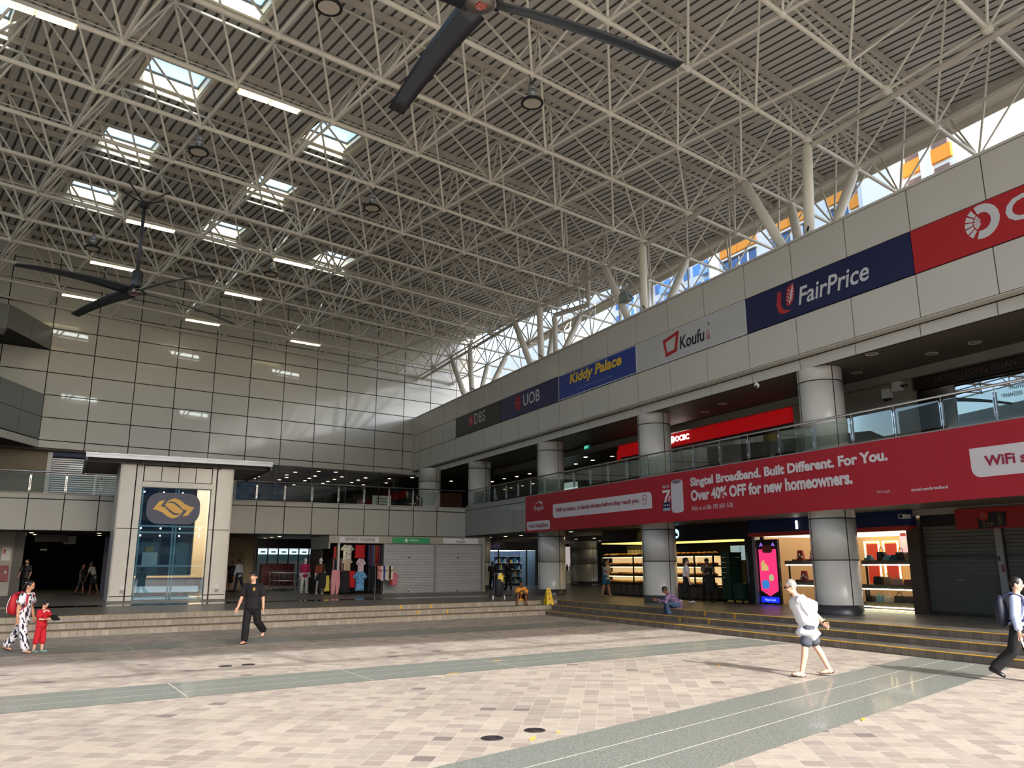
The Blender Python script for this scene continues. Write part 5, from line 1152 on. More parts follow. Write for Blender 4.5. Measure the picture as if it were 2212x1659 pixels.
# ================================================================== people
def remesh(mb, voxel, smooth=2):
    me = mb.mesh('tmp'); ob = bpy.data.objects.new('tmp', me); C.objects.link(ob)
    md = ob.modifiers.new('r', 'REMESH'); md.mode = 'VOXEL'; md.voxel_size = voxel; md.use_smooth_shade = True
    sm = ob.modifiers.new('s', 'SMOOTH'); sm.factor = .5; sm.iterations = smooth
    bpy.context.view_layer.update()
    out = bpy.data.meshes.new_from_object(ob.evaluated_get(bpy.context.evaluated_depsgraph_get()))
    bpy.data.objects.remove(ob); bpy.data.meshes.remove(me)
    return out
def mesh_obj(name, me, mats, parent):
    me.materials.clear(); me.name = name
    for m in mats if isinstance(mats, (list, tuple)) else [mats]: me.materials.append(m)
    o = bpy.data.objects.new(name, me); C.objects.link(o); o.parent = parent; return o
def rx(a): return Matrix.Rotation(a, 3, 'X')
def rz_(a): return Matrix.Rotation(a, 3, 'Z')

def person(label, pos, face, H=1.7, P={}, top=None, bottom=None, skin=None, hair='short', hairm=None, shoe=None, sleeve=.5, leg=1.0,
           voxel=.014, group=None, female=False, cap=None, cat='person', name='person', belly=0, hem=-.1, loose=.0, skirt=False, mask=None, face_on=True, bare=False, sandals=False):
    """front = local -y.  P: per-limb angles in degrees"""
    k = H/1.7; skin = skin or M_skin; shoe = shoe or M_black; hairm = hairm or M_hair
    t = thing(name, label, cat, pos, face + pi/2, group)
    g = lambda key, d: RAD(P.get(key, d))
    lean = g('lean', 2); th = {'L': g('thL', 8), 'R': g('thR', -8)}; kn = {'L': g('knL', 6), 'R': g('knR', 10)}
    ab = {'L': g('abL', 3), 'R': g('abR', 3)}
    sgn = {'L': 1, 'R': -1}                      # person's left is +x when facing -y
    lt, ls_, fh = .42*k, .41*k, .075*k
    def ldir(a, b, s): return V((s*sin(b), -sin(a)*cos(b), -cos(a)*cos(b)))
    hipw = .085*k
    legs = {}
    for q in 'LR':
        d1 = ldir(th[q], ab[q], sgn[q]); d2 = ldir(th[q]-kn[q], ab[q]*.4, sgn[q])
        legs[q] = (d1*lt, d2*ls_)
    drop = max(-(legs[q][0].z+legs[q][1].z) + (fh if True else 0) for q in 'LR')
    pz = P.get('pelvis', None); pz = drop if pz is None else pz
    pel = V((0, P.get('py', 0), pz))
    J = {}
    for q in 'LR':
        h = pel + V((sgn[q]*hipw, 0, 0)); kk = h + legs[q][0]; a = kk + legs[q][1]; J['hip'+q], J['knee'+q], J['ank'+q] = h, kk, a
    up = V((0, -sin(lean), cos(lean))); fw = V((0, -cos(lean), -sin(lean)))
    hunch = g('hunch', 0); up2 = V((0, -sin(lean+hunch), cos(lean+hunch))); fw2 = V((0, -cos(lean+hunch), -sin(lean+hunch)))
    def sp(tt, f=0):
        tt *= k; b = .22*k
        if tt < 0: return pel + V((0, -.02*k, tt)) + fw*f*k
        return (pel + up*tt if tt <= b else pel + up*b + up2*(tt-b)) + (fw if tt <= b else fw2)*f*k
    shw = (.165 if female else .19)*k
    tw = g('twist', 0)
    for q in 'LR':
        s0 = sp(.44) + V((sgn[q]*shw*cos(tw), -sgn[q]*shw*sin(tw), 0))
        a, b, e, inn = g('ar'+q, 0), g('out'+q, 8), g('el'+q, 12), g('in'+q, 0)
        L0 = lean*.3
        d1 = V((sgn[q]*sin(b), -sin(a)*cos(b), -cos(a)*cos(b)))
        d2 = V((sgn[q]*sin(b-inn)*1.0, -sin(a+e), -cos(a+e))); d2.x = sgn[q]*sin(b*.6-inn); 
        if abs(sin(inn)) > .01: d2 = V((sgn[q]*sin(b*.6-inn), -sin(a+e)*cos(inn), -cos(a+e)*cos(inn)))
        d2.normalize()
        J['sh'+q] = s0; J['elb'+q] = s0 + d1*.285*k; J['wr'+q] = J['elb'+q] + d2*.245*k; J['hd'+q] = d2
        off = P.get('wr'+q)
        if off: 
            J['wr'+q] = V(off)*k; mid = (s0+J['wr'+q])/2; d = J['wr'+q]-s0; n_ = V(P.get('elbhint'+q, (sgn[q], .3, -.4))); n_ = n_ - d*(n_.dot(d)/d.length_squared); n_.normalize()
            hgt = max(.0, (.275*k)**2-(d.length/2)**2)**.5; J['elb'+q] = mid + n_*hgt; J['hd'+q] = (J['wr'+q]-J['elb'+q]).normalized()
        if P.get('hand'+q): J['hd'+q] = V(P['hand'+q]).normalized()
    nod, turn = g('nod', 5), g('turn', 0)
    nb = sp(.49); hu = V((0, -sin(lean*.4+hunch*.6+nod*.3), cos(lean*.4+hunch*.6+nod*.3)))
    hc = nb + hu*.165*k + V((0, -.015*k, 0)); HR = rz_(turn) @ rx(nod)
    def hp(x, y, z): return hc + HR @ V((x*k, y*k, z*k))
    # ---- body
    mb = MB(); W_ = .9 if female else 1.0
    mb.ell(hp(0,0,.012), (.074*k,.092*k,.108*k), 18, 12, rot=HR); mb.ell(hp(0,-.018,-.055), (.058*k,.068*k,.062*k), 14, 9, rot=HR)
    mb.ell(hp(0,-.096,-.018), (.014*k,.02*k,.026*k), 8, 6, rot=HR)
    for s in (-1,1): mb.ell(hp(s*.077,.008,-.012), (.012*k,.02*k,.032*k), 8, 6, rot=HR); mb.ell(hp(s*.03,-.082,-.03), (.02*k,.012*k,.016*k), 8, 5, rot=HR)
    mb.loft([nb - hu*.04*k, hp(0,.005,-.07)], [.056*k,.052*k], n=12)
    TS = [(-.07,.10,.085,0),(0,.155*W_,.112,.0),(.07,.155*W_,.11+belly*.5,belly*.4),(.17,(.13 if female else .145),.1+belly,belly*.5),(.28,.15*W_,.108+belly*.3,.012),(.36,.165*W_,.108,.018),(.43,.16*W_,.088,.0),(.475,.09,.066,-.01)]
    mb.loft([sp(a, f) for a, _, _, f in TS], [(b*k, c*k) for _, b, c, _ in TS], side=(1,0,0), n=18)
    for q in 'LR':
        s = sgn[q]; mb.loft([sp(.43)+V((s*.09*k,0,0)), J['sh'+q], J['elb'+q], J['wr'+q]], [.06*k,.052*k,.04*k,.028*k], n=10)
        e_, w_, d2 = J['elb'+q], J['wr'+q], J['hd'+q]; mid = e_.lerp(w_, .3); mb.ell(mid, .043*k, 8, 6)
        mb.loft([J['hip'+q]+V((0,0,.04*k)), J['hip'+q].lerp(J['knee'+q],.4), J['knee'+q], J['knee'+q].lerp(J['ank'+q],.3)+V((0,.012*k,0)), J['ank'+q]], [.088*k,.078*k,.055*k,.055*k,.036*k], n=12)
        # palm
        side = V((s*.3,-1,0)) if abs(d2.z) > .5 else V((0,0,1)); side = side - d2*side.dot(d2); side.normalize()
        mb.loft([w_, w_+d2*.05*k, w_+d2*.09*k], [(.028*k,.02*k),(.04*k,.016*k),(.038*k,.013*k)], side=side, n=10)
        J['pside'+q] = side
    me = remesh(mb, voxel)
    # feet and fingers join the same mesh
    ex = MB()
    footd = {}
    for q in 'LR':
        s = sgn[q]; a = J['ank'+q]; pitch = g('ft'+q, 0); yaw = g('toe'+q, 6)*s
        fd = V((sin(yaw)*cos(pitch), -cos(yaw)*cos(pitch), sin(pitch))); ud = V((0,0,1)); ud = (ud - fd*ud.dot(fd)).normalized(); footd[q] = (fd, ud)
        sole = a - ud*fh
        ex.loft([sole+ud*.035*k-fd*.05*k, sole+ud*.045*k, sole+ud*.035*k+fd*.08*k, sole+ud*.022*k+fd*.15*k], [(.032*k,.035*k),(.038*k,.045*k),(.042*k,.033*k),(.034*k,.018*k)], side=fd.cross(ud), n=10)
        ex.tube([a+ud*.02*k, sole+ud*.04*k], [.036*k,.04*k], 10)
        w_, d2, side = J['wr'+q], J['hd'+q], J['pside'+q]; nrm_ = d2.cross(side)*(1 if P.get('curlflip'+q) else -1)*s
        cu = P.get('curl', .45)
        for i in range(4):
            b0 = w_ + d2*.085*k + side*(.03-.02*i)*k; L = (.062,.072,.068,.052)[i]*k
            p1 = b0 + (d2*cos(cu*.5)+nrm_*sin(cu*.5))*L*.45; p2 = p1 + (d2*cos(cu*1.3)+nrm_*sin(cu*1.3))*L*.33; p3 = p2 + (d2*cos(cu*2)+nrm_*sin(cu*2))*L*.28
            ex.tube([b0, p1, p2, p3], [.0095*k,.009*k,.0082*k,.0065*k], 6)
        b0 = w_ + d2*.03*k + side*.03*k; ex.tube([b0, b0+(d2*.6+side*.7).normalized()*.035*k, b0+(d2*.9+side*.45).normalized()*.065*k], [.013*k,.0105*k,.008*k], 6)
    base = len(me.vertices); vs = [tuple(v.co) for v in me.vertices] + ex.v; fs = [tuple(p.vertices) for p in me.polygons] + [tuple(i+base for i in f) for f in ex.f]
    m2 = bpy.data.meshes.new('body'); m2.from_pydata(vs, [], fs); m2.polygons.foreach_set('use_smooth', [True]*len(fs)); m2.update(); bpy.data.meshes.remove(me)
    mesh_obj('body', m2, skin, t)
    # ---- clothes
    c = .014 + loose
    cb = .014 + min(loose, .008)
    if top:
        mb = MB(); T2 = [(hem, .165*W_+c+loose*.6, .118+c+loose*.6, 0)] + [(a, b+c, d+c, f) for a, b, d, f in TS if a > hem+.04 and a < .47] + [(.465,.105,.078,-.008)]
        mb.loft([sp(a, f) for a, _, _, f in T2], [(b*k, d*k) for _, b, d, _ in T2], side=(1,0,0), n=20)
        for q in 'LR':
            s = sgn[q]; sh, el, wr = J['sh'+q], J['elb'+q], J['wr'+q]
            pts = [sp(.435)+V((s*.085*k,0,0)), sh]; rad = [.072*k, (.066+c*.6)*k]
            if sleeve <= 1: pts += [sh.lerp(el, sleeve*.5), sh.lerp(el, sleeve)]; rad += [(.062+c)*k, (.058+c+loose)*k]
            else: pts += [el, el.lerp(wr, sleeve-1)]; rad += [(.05+c*.8)*k, (.042+c*.6)*k]
            mb.loft(pts, rad, n=12)
        mesh_obj('shirt', remesh(mb, voxel, 3), top, t)
    if bottom:
        mb = MB(); c = cb; B2 = [(-.03,.1+c,.09+c),(.02,.16*W_+c,.116+c),(.09,.155*W_+c,.11+c)]
        mb.loft([sp(a) for a, _, _ in B2], [(b*k, d*k) for _, b, d in B2], side=(1,0,0), n=18)
        for q in 'LR':
            h, kk, a = J['hip'+q], J['knee'+q], J['ank'+q]
            if leg <= 1: 
                if leg < .5: e = h.lerp(kk, leg*2); pts = [h+V((0,0,.03*k)), h.lerp(e,.5), e]; rad = [(.09+c)*k, (.082+c)*k, (.08+c)*k]
                else: e = kk.lerp(a, (leg-.5)*2*.97); pts = [h+V((0,0,.03*k)), h.lerp(kk,.45), kk, kk.lerp(e,.5), e]; rad = [(.09+c)*k,(.08+c)*k,(.062+c+loose*.6)*k,(.06+c+loose*.7)*k,(.05+c+loose)*k]
                mb.loft(pts, rad, n=12)
        mesh_obj('trousers' if leg > .7 else 'shorts', remesh(mb, voxel, 3), bottom, t)
    # ---- hair, cap
    if hair:
        mb = MB()
        mb.ell(hp(0,.014,.026), (.083*k,.094*k,.104*k), 18, 10, rot=HR)
        if hair in ('long','pony'):
            pass
        if hair == 'long': mb.loft([hp(0,.07,.06), hp(0,.095,-.04), hp(0,.095,-.16)], [.07*k,(.075*k,.045*k),(.06*k,.03*k)], n=12)
        if hair == 'pony': mb.ell(hp(0,.1,.02), .035*k, 8, 6); mb.loft([hp(0,.11,.01), hp(0,.135,-.06), hp(0,.12,-.15)], [.03*k,.032*k,.016*k], n=8)
        o = mesh_obj('hair', remesh(mb, voxel*.9, 2), hairm, t)
    if cap:
        mb = MB(); mb.ell(hp(0,.008,.055), (.09*k,.104*k,.082*k), 18, 8, rot=HR); o = mb.build('cap', cap, t, True)
    if face_on:
        mb = MB()
        for s in (-1,1): mb.ell(hp(s*.031,-.086,.006), (.013*k,.008*k,.006*k), 8, 5, rot=HR); mb.tube([hp(s*.016,-.092,.026), hp(s*.048,-.083,.028)], .0045*k, 5)
        mb.build('eyes', M_hair, t, True)
        mb = MB(); mb.tube([hp(-.022,-.083,-.064), hp(0,-.09,-.065), hp(.022,-.083,-.064)], .0055*k, 6); mb.build('mouth', mat('lips', (150,84,76), .5), t, True)
    if mask:
        mb = MB(); mb.ell(hp(0,-.052,-.045), (.062*k,.056*k,.05*k), 14, 8, rot=HR); mb.build('face_mask', mask, t, True)
    # ---- shoes
    for q in 'LR':
        fd, ud = footd[q]; sole = J['ank'+q] - ud*fh; sd = fd.cross(ud)
        mb = MB()
        if sandals:
            P_ = [(-.07,.03),(-.02,.036),(.06,.042),(.13,.04),(.165,.018),(.165,-.018),(.13,-.04),(.06,-.042),(-.02,-.036),(-.07,-.03)]
            n = len(P_); lo = [sole+fd*x*k+sd*y*k+ud*.0 for x, y in P_]; hi = [p+ud*.02*k for p in lo]
            mb.add(lo+hi, [tuple(range(n-1,-1,-1)), tuple(range(n,2*n))] + [(i,(i+1)%n,(i+1)%n+n,i+n) for i in range(n)])
            for x in (.02,.1): mb.tube([sole+fd*x*k+sd*.04*k+ud*.015*k, sole+fd*x*k+ud*(.085-.25*x)*k, sole+fd*x*k-sd*.04*k+ud*.015*k], .009*k, 6)
            if sandals == 2: mb.tube([sole-fd*.04*k+sd*.036*k+ud*.02*k, sole-fd*.08*k+ud*.05*k, sole-fd*.04*k-sd*.036*k+ud*.02*k], .01*k, 6); mb.tube([sole+fd*.02*k+sd*.042*k+ud*.05*k, sole-fd*.05*k+sd*.036*k+ud*.06*k], .009*k, 6)
            mb.build('sandal', shoe, t, True)
        else:
            mb.loft([sole+ud*.045*k-fd*.05*k, sole+ud*.05*k+fd*.02*k, sole+ud*.04*k+fd*.1*k, sole+ud*.03*k+fd*.17*k], [(.04*k,.044*k),(.044*k,.05*k),(.048*k,.038*k),(.04*k,.028*k)], side=sd, n=12)
            mb.build('shoe', shoe, t, True)
    t['J'] = ''
    del t['J']
    return t, J, hp, sp
IMR = V((cos(YAW), -sin(YAW), 0)); AR = math.atan2(IMR.y, IMR.x)          # direction across the view, to the right
ATC = -pi/2 - YAW                                                          # towards the viewer
# --- man in black
t, J, hp, sp = person('man in black polo shirt, black trousers and black cap walking', (7.43, 20.2, 0), ATC - .12, 1.75,
    dict(thL=-16, knL=42, ftL=-38, thR=6, knR=4, arL=-8, elL=14, outL=12, arR=10, elR=14, outR=13, nod=2), top=mat('polo_black',(20,21,26),.85,noise=.1), bottom=mat('trousers_black',(18,19,22),.85), skin=M_skinl, hair='short', cap=mat('cap_black',(18,18,20),.8), voxel=.011, sleeve=.72, hem=-.1, loose=.012, sandals=1, shoe=M_black)
mb = MB(); mb.prism([(-.045,0),(.045,0),(0,-.12)], -.01,.01,ax='y'); o = mb.build('collar_trim', mat('trim_red',(170,30,40),.7), t); o.location = sp(.455,.085)
mb = MB(); mb.box(-.035,-.005,-.004,.004,-.035,.035); mb.box(.005,.03,-.004,.004,-.035,.0); mb.box(.005,.03,-.004,.004,.01,.04); o = mb.build('chest_badge', mat('badge_gold',(220,180,80),.5), t); o.location = sp(.37,.138)+V((.085,0,0)); 
for q, s in (('L',1),('R',-1)):
    mb = MB(); a = J['sh'+q].lerp(J['elb'+q], .71); b = J['sh'+q].lerp(J['elb'+q], .76); mb.tube([a,b], .088, 14); mb.build('sleeve_trim', mat('trim_red',(170,30,40)), t)
mb = MB(); mb.tube([hp(-.06,-.065,.045), hp(0,-.104,.05), hp(.06,-.065,.045)], .006, 5); mb.build('forehead_gap', M_skinl, t)
# --- woman with backpack
M_leafc = blotch_mat('dress_print', (226,226,236), (34,32,54), 13, .55, stretch=(1.6,1.6,.8))
t, J, hp, sp = person('woman in white leaf-printed blouse and trousers carrying a red backpack', (2.66, 21.34, 0), AR, 1.6,
    dict(thL=-20, knL=16, ftL=-14, thR=16, knR=2, arL=4, elL=12, arR=-10, elR=16, outR=10, nod=18, lean=5), top=M_leafc, bottom=M_leafc, skin=M_skin, hair='pony', voxel=.011, sleeve=.55, hem=-.16, loose=.016, female=True, sandals=1, shoe=mat('sandal_brown',(60,36,28),.6))
BPK = thing('backpack', 'red school backpack with white piping on the woman at the left edge', 'backpack', t.matrix_basis @ (sp(.2)+V((-.02,.19,0))), AR+pi/2)
mb = MB(); mb.ell((0,.03,.03), (.16,.1,.25), 16, 10); mb.ell((0,.1,-.06), (.12,.07,.14), 12, 8); me = remesh(mb, .014); mesh_obj('sack', me, mat('pack_red',(190,30,48),.6), BPK)
mb = MB(); mb.tube([(.1,.08,.2),(.13,.11,.1),(.13,.13,-.05),(.1,.13,-.16)], .008, 5); mb.tube([(-.1,.08,.2),(-.13,.11,.1),(-.13,.13,-.05),(-.1,.13,-.16)], .008, 5); mb.build('piping', M_white, BPK)
for s in (-1,1):
    mb = MB(); mb.tube([(s*.1,-.02,.26),(s*.11,-.16,.3),(s*.115,-.3,.22),(s*.12,-.3,.02),(s*.13,-.14,-.14)], [.02,.022,.024,.02,.014], 8); mb.build('strap', mat('strap_red',(170,24,50),.6), BPK)
mb = MB(); mb.ell((.05,.17,-.14), (.03,.012,.035), 8, 6); mb.build('charm', mat('charm_blue',(140,210,220),.5), BPK)
mb = MB(); mb.ell(hp(0,.115,.035), .026, 8, 6); mb.build('hair_tie', mat('tie_pink',(220,150,170),.6), t)
# --- small child
t, J, hp, sp = person('small child in red with a white collar reading a tablet beside the woman', (3.02, 21.2, 0), AR - .15, 1.12,
    dict(thL=4, knL=3, thR=-4, knR=4, arL=18, elL=78, inL=25, arR=18, elR=78, inR=25, nod=34), top=mat('child_red',(196,24,42),.8), bottom=mat('child_red',(196,24,42)), skin=M_skinl, hair='short', voxel=.011, sleeve=.6, hem=-.06, loose=.02, leg=.72, shoe=mat('shoe_grey',(120,150,150),.6))
mb = MB(); mb.prism([(-.09,.0),(-.02,.02),(.02,.02),(.09,.0),(.07,-.07),(.02,-.02),(-.02,-.02),(-.07,-.07)], -.01,.01,ax='y'); o = mb.build('collar', M_white, t); o.location = sp(.455,.1)
mm = (J['wrL']+J['wrR'])/2 + V((0,-.09,.02)); TB = thing('tablet', 'dark tablet held by the small child in red', 'tablet', t.matrix_basis @ mm, AR-.15+pi/2); mb = MB(); mb.box(-.11,.11,-.01,.01,-.08,.08); o = mb.build('case', M_black, TB); o.rotation_euler.x = -.9; mb = MB(); mb.box(-.1,.1,-.001,.012,-.07,.07); o = mb.build('display', mat('tablet_glass',(70,74,80),.2), TB); o.rotation_euler.x = -.9
# --- old man in white
M_tee = mat('tee_white',(232,232,238),.85,noise=.02); M_grey_hair = mat('hair_grey',(140,136,132),.6,noise=.2,scale=40)
t, J, hp, sp = person('grey-haired old man in white T-shirt and grey shorts, hands behind his back', (12.98, 8.35, 0), AR + pi - .12, 1.72,
    dict(lean=14, hunch=14, thL=16, knL=4, ftL=12, thR=-17, knR=10, ftR=-4, nod=16, outL=14, outR=14, wrL=(.02,.25,.90), elbhintL=(1,.6,-.2), handL=(-.8,.35,-.3), wrR=(-.03,.27,.86), elbhintR=(-1,.6,-.2), handR=(.75,.4,-.35), curl=.6), top=M_tee, bottom=mat('shorts_grey',(74,78,90),.8), skin=M_skinl, hair='short', hairm=M_grey_hair, voxel=.0105, sleeve=.85, hem=-.17, loose=.05, belly=.02, leg=.42, sandals=2, shoe=mat('sandal_grey',(96,84,76),.6))
mb = MB(); 
for s in (-1,1): mb.tube([hp(s*.085,.0,.012), hp(s*.075,-.08,.012)], .006, 5); mb.tube([hp(s*.03+.02*cos(2*pi*q/10),-.103,.008+.016*sin(2*pi*q/10)) for q in range(11)], .005, 5)
mb.tube([hp(-.012,-.104,.012),hp(.012,-.104,.012)], .005, 5); mb.build('glasses', M_black, t)
mb = MB(); d = J['hdL']; e = J['elbL'].lerp(J['wrL'], .9); f = J['elbL'].lerp(J['wrL'], 1.0); mb.tube([e,f], .034, 12); mb.build('wrist_watch', M_black, t)
# --- business man at the right edge
t, J, hp, sp = person('man in pale blue shirt and black trousers at the right edge', (15.08, 5.80, 0), ATC + .9, 1.72,
    dict(thL=14, knL=4, thR=-16, knR=30, ftR=-26, arR=-4, elR=10, outR=10, arL=10, elL=20, lean=3), top=mat('shirt_blue',(186,200,236),.75,noise=.03), bottom=mat('trousers_black',(18,19,22)), skin=M_skinl, hair='short', voxel=.0105, sleeve=1.85, hem=.02, loose=.014, shoe=mat('shoe_black',(14,14,15),.3))
mb = MB(); mb.tube([sp(.07,-.0)+V((.17*cos(2*pi*q/20),.135*sin(2*pi*q/20),0)) for q in range(21)], .018, 6); mb.build('belt', M_black, t); mb = MB(); mb.box(-.025,.025,-.01,.01,-.02,.02); o = mb.build('buckle', M_chrome, t); o.location = sp(.07,.145)
BG = thing('shoulder_bag', 'dark navy bag on the back of the man at the right edge', 'bag', t.matrix_basis @ (sp(.22)+V((-.1,.2,0))), ATC+.9+pi/2); mb = MB(); mb.ell((0,.02,0),(.17,.1,.27),16,10); mesh_obj('sack', remesh(mb,.014), mat('bag_navy',(22,26,48),.6), BG)
mb = MB(); mb.tube([(-.05,0,.2),(-.06,-.14,.3),(-.065,-.3,.24),(-.07,-.36,.05),(-.12,-.3,-.12),(-.12,-.1,-.2)], [.018,.026,.028,.026,.02,.014], 8); mb.build('strap', mat('strap_navy',(50,54,90),.6), BG)
h = J['wrR'] + J['hdR']*.13; mb = MB(); mb.loft([h+V((0,0,.02)), h-V((.01,.02,.06)), h-V((.01,.03,.11))], [(.03,.02),(.045,.016),(.03,.01)]); MK = mb.build('face_mask', M_white); MK.matrix_basis = t.matrix_basis.copy(); tag(MK, 'white face mask in the hand of the man at the right edge', 'mask')
# --- seated girl
gp = V((20.45, 26.02, 0)); t, J, hp, sp = person('person in an orange T-shirt sitting on the far steps looking at a phone', (gp.x, gp.y, 0), ATC+.25, 1.6,
    dict(pelvis=PL+.1, lean=26, thL=118, knL=128, thR=118, knR=128, abL=12, abR=12, nod=22, arL=38, elL=62, inL=38, outL=12, arR=44, elR=70, inR=30, outR=12), top=mat('tee_orange',(222,150,50),.8), bottom=mat('shorts_dark',(30,28,30),.8), skin=M_skind, hair='pony', voxel=.013, sleeve=.6, leg=.4, female=True, loose=.015, sandals=1)
t.location.z = 0
mm = (J['wrL']+J['wrR'])/2 + V((0,-.08,.04)); mb = MB(); mb.box(-.035,.035,-.005,.005,-.07,.07); o = mb.build('phone', M_black); o.matrix_basis = t.matrix_basis @ Matrix.Translation(mm); tag(o, 'dark phone held by the person in the orange T-shirt', 'phone')
mb = MB(); mb.loft([(.26,.12,PL+.03),(.27,.12,PL+.14),(.26,.12,PL+.24)], [(.1,.08),(.12,.09),(.08,.05)]); o = mb.build('handbag', M_black, None, True); o.matrix_basis = t.matrix_basis.copy(); tag(o, 'black bag on the step beside the person in orange', 'bag')
for s in (-1,1):
    mb = MB(); mb.tube([sp(.47,.04)+V((s*.09,0,0)), sp(.4,.14)+V((s*.1,0,0)), sp(.25,.15)+V((s*.12,0,0)), sp(.12,.05)+V((s*.17,0,0))], .016, 6); mb.build('strap', M_black, t)
# trolley
TR = thing('shopping_trolley', 'black wheeled shopping trolley with white wheels beside the person in orange', 'trolley', (19.95, 26.75, PL), ATC+.25+pi/2)
mb = MB(); mb.loft([(0,0,.2),(0,0,.5),(0,0,.82)], [(.17,.12),(.18,.13),(.17,.12)], side=(1,0,0)); mb.build('sack', mat('trolley_black',(22,24,34),.7), TR, True)
mb = MB()
for x in (-.16,.16): mb.tube([(x,.12,.08),(x,.15,1.05)], .014, 6)
mb.tube([(-.16,.15,1.05),(.16,.15,1.05)], .018, 6); mb.tube([(-.26,.1,.09),(.26,.1,.09)], .012, 6); mb.build('frame', M_alu, TR)
for x in (-.24,.24): mb = MB(); mb.tube([(x-.02,.1,.1),(x+.02,.1,.1)], .1, 16); mb.tube([(x-.025,.1,.1),(x+.025,.1,.1)], .04, 8, 1); mb.build('wheel', [M_white, M_black], TR)
mb = MB(); mb.loft([(.04,-.08,.74),(.05,-.06,.95),(.06,.06,1.06)], [(.12,.03),(.13,.05),(.08,.05)], side=(1,0,0)); o = mb.build('cloth', blotch_mat('cloth_yellow',(214,204,170),(222,196,40),5,.5), None, True); o.matrix_basis = TR.matrix_basis.copy(); tag(o, 'yellow and white cloth draped over the black shopping trolley', 'cloth')
# --- seated reader
rp = FP(21.9, 17.12, 0); t, J, hp, sp = person('man in purple patterned shirt and jeans sitting on the right steps', (rp.x, rp.y, 0), AR + pi - .1, 1.68,
    dict(pelvis=PL+.1, lean=36, hunch=12, thL=100, knL=112, thR=92, knR=100, abL=8, abR=8, nod=38, arL=40, elL=62, inL=30, outL=14, arR=40, elR=62, inR=30, outR=14), top=blotch_mat('shirt_plaid',(150,132,168),(86,62,104),26,.5,stretch=(1,1,1)), bottom=mat('jeans',(62,86,118),.85,noise=.1), skin=M_skind, hair='short', voxel=.012, sleeve=1.75, hem=-.12, loose=.018, shoe=mat('shoe_dark',(54,60,60),.6))
mm = (J['wrL']+J['wrR'])/2 + V((0,-.1,.03)); mb = MB(); mb.box(-.035,.035,-.005,.005,-.07,.07); o = mb.build('phone', M_black); o.matrix_basis = t.matrix_basis @ Matrix.Translation(mm); tag(o, 'dark phone in the hands of the seated man in the purple shirt', 'phone')
# --- woman with mask, boy, bakery staff
p = FP(24.75, 19.75, PL); person('woman in white T-shirt, black trousers and blue face mask', (p.x,p.y,PL), AR - .1, 1.7, dict(thL=12, knL=3, thR=-12, knR=24, ftR=-14, arL=-4, arR=4, elR=10), top=M_tee, bottom=mat('trousers_black',(18,19,22)), skin=M_skinl, hair='long', voxel=.013, sleeve=.6, hem=-.06, female=True, shoe=M_white, mask=mat('mask_blue',(170,206,222),.7))
p = FP(31.75, 20.75, PL); t, J, hp, sp = person('boy in white and black raglan shirt and blue shorts with folded arms', (p.x,p.y,PL), AR - .5, 1.72, dict(thL=8, knL=2, thR=-8, knR=4, abL=5, abR=5, arL=14, elL=92, inL=58, arR=14, elR=92, inR=58, nod=18), top=mat('raglan_white',(170,172,172),.85), bottom=mat('shorts_blue',(32,100,140),.8), skin=M_skin, hair='short', voxel=.013, sleeve=.7, hem=-.12, leg=.42, loose=.02, sandals=1)
for q in 'LR': mb = MB(); mb.loft([sp(.45)+V(((1 if q=='L' else -1)*.07,0,.01)), J['sh'+q], J['sh'+q].lerp(J['elb'+q],.25)], [.085,.098,.092]); mb.build('shoulder_panel', M_black, t, True)
p = FP(25.1, 21.05, PL); t, J, hp, sp = person('bakery worker in a dark apron and mask standing beside the green crates', (p.x,p.y,PL), ATC+.2, 1.66, dict(arL=30, elL=60, inL=20, arR=30, elR=60, inR=20), top=mat('shirt_cream',(140,130,112),.8), bottom=mat('trousers_black',(18,19,22)), skin=M_skin, hair='short', voxel=.015, sleeve=.6, cap=M_black, mask=M_black)
mb = MB(); mb.prism([(-.13,.35),(.13,.35),(.17,0),(.17,-.5),(-.17,-.5),(-.17,0)], -.012,.012,ax='y'); o = mb.build('apron', M_black, t); o.location = sp(.06,.165)
# --- people in the left arcade and behind
p = BP(-1.3,45.3,PL); person('person in black with a black face mask standing in the left arcade', (p.x,p.y,PL), ATC+.1, 1.72, dict(arL=10, elL=30, arR=14, elR=40, inR=15, thL=3, thR=-3), top=M_black, bottom=mat('trousers_black',(18,19,22)), skin=M_skinl, hair='short', voxel=.016, sleeve=.8, mask=M_black)
p = BP(1.62,46.2,PL); person('bent man in a white T-shirt and dark shorts in the left arcade', (p.x,p.y,PL), AR+pi, 1.66, dict(lean=14, hunch=10, thL=10, thR=-10, nod=15, arL=10, arR=0), top=mat('tee_dull',(170,168,164),.85), bottom=mat('shorts_dark',(30,28,30)), skin=M_skind, hair='short', voxel=.016, sleeve=.7, leg=.45, sandals=1)
p = BP(1.05,45.4,PL); person('person in dark clothes beside the man in the white T-shirt in the left arcade', (p.x,p.y,PL), AR, 1.5, dict(thL=10, thR=-10), top=M_black, bottom=M_black, skin=M_skind, hair='short', voxel=.017, sleeve=.6, leg=.45)
p = BP(8.26,46.5,PL); person('person in black T-shirt and shorts, back turned, beside the lift', (p.x,p.y,PL), ATC+pi-.4, 1.66, dict(arL=20, elL=50, arR=20, elR=50), top=M_black, bottom=mat('shorts_dark',(30,28,30)), skin=M_skind, hair='short', voxel=.016, sleeve=.7, leg=.46, face_on=False)
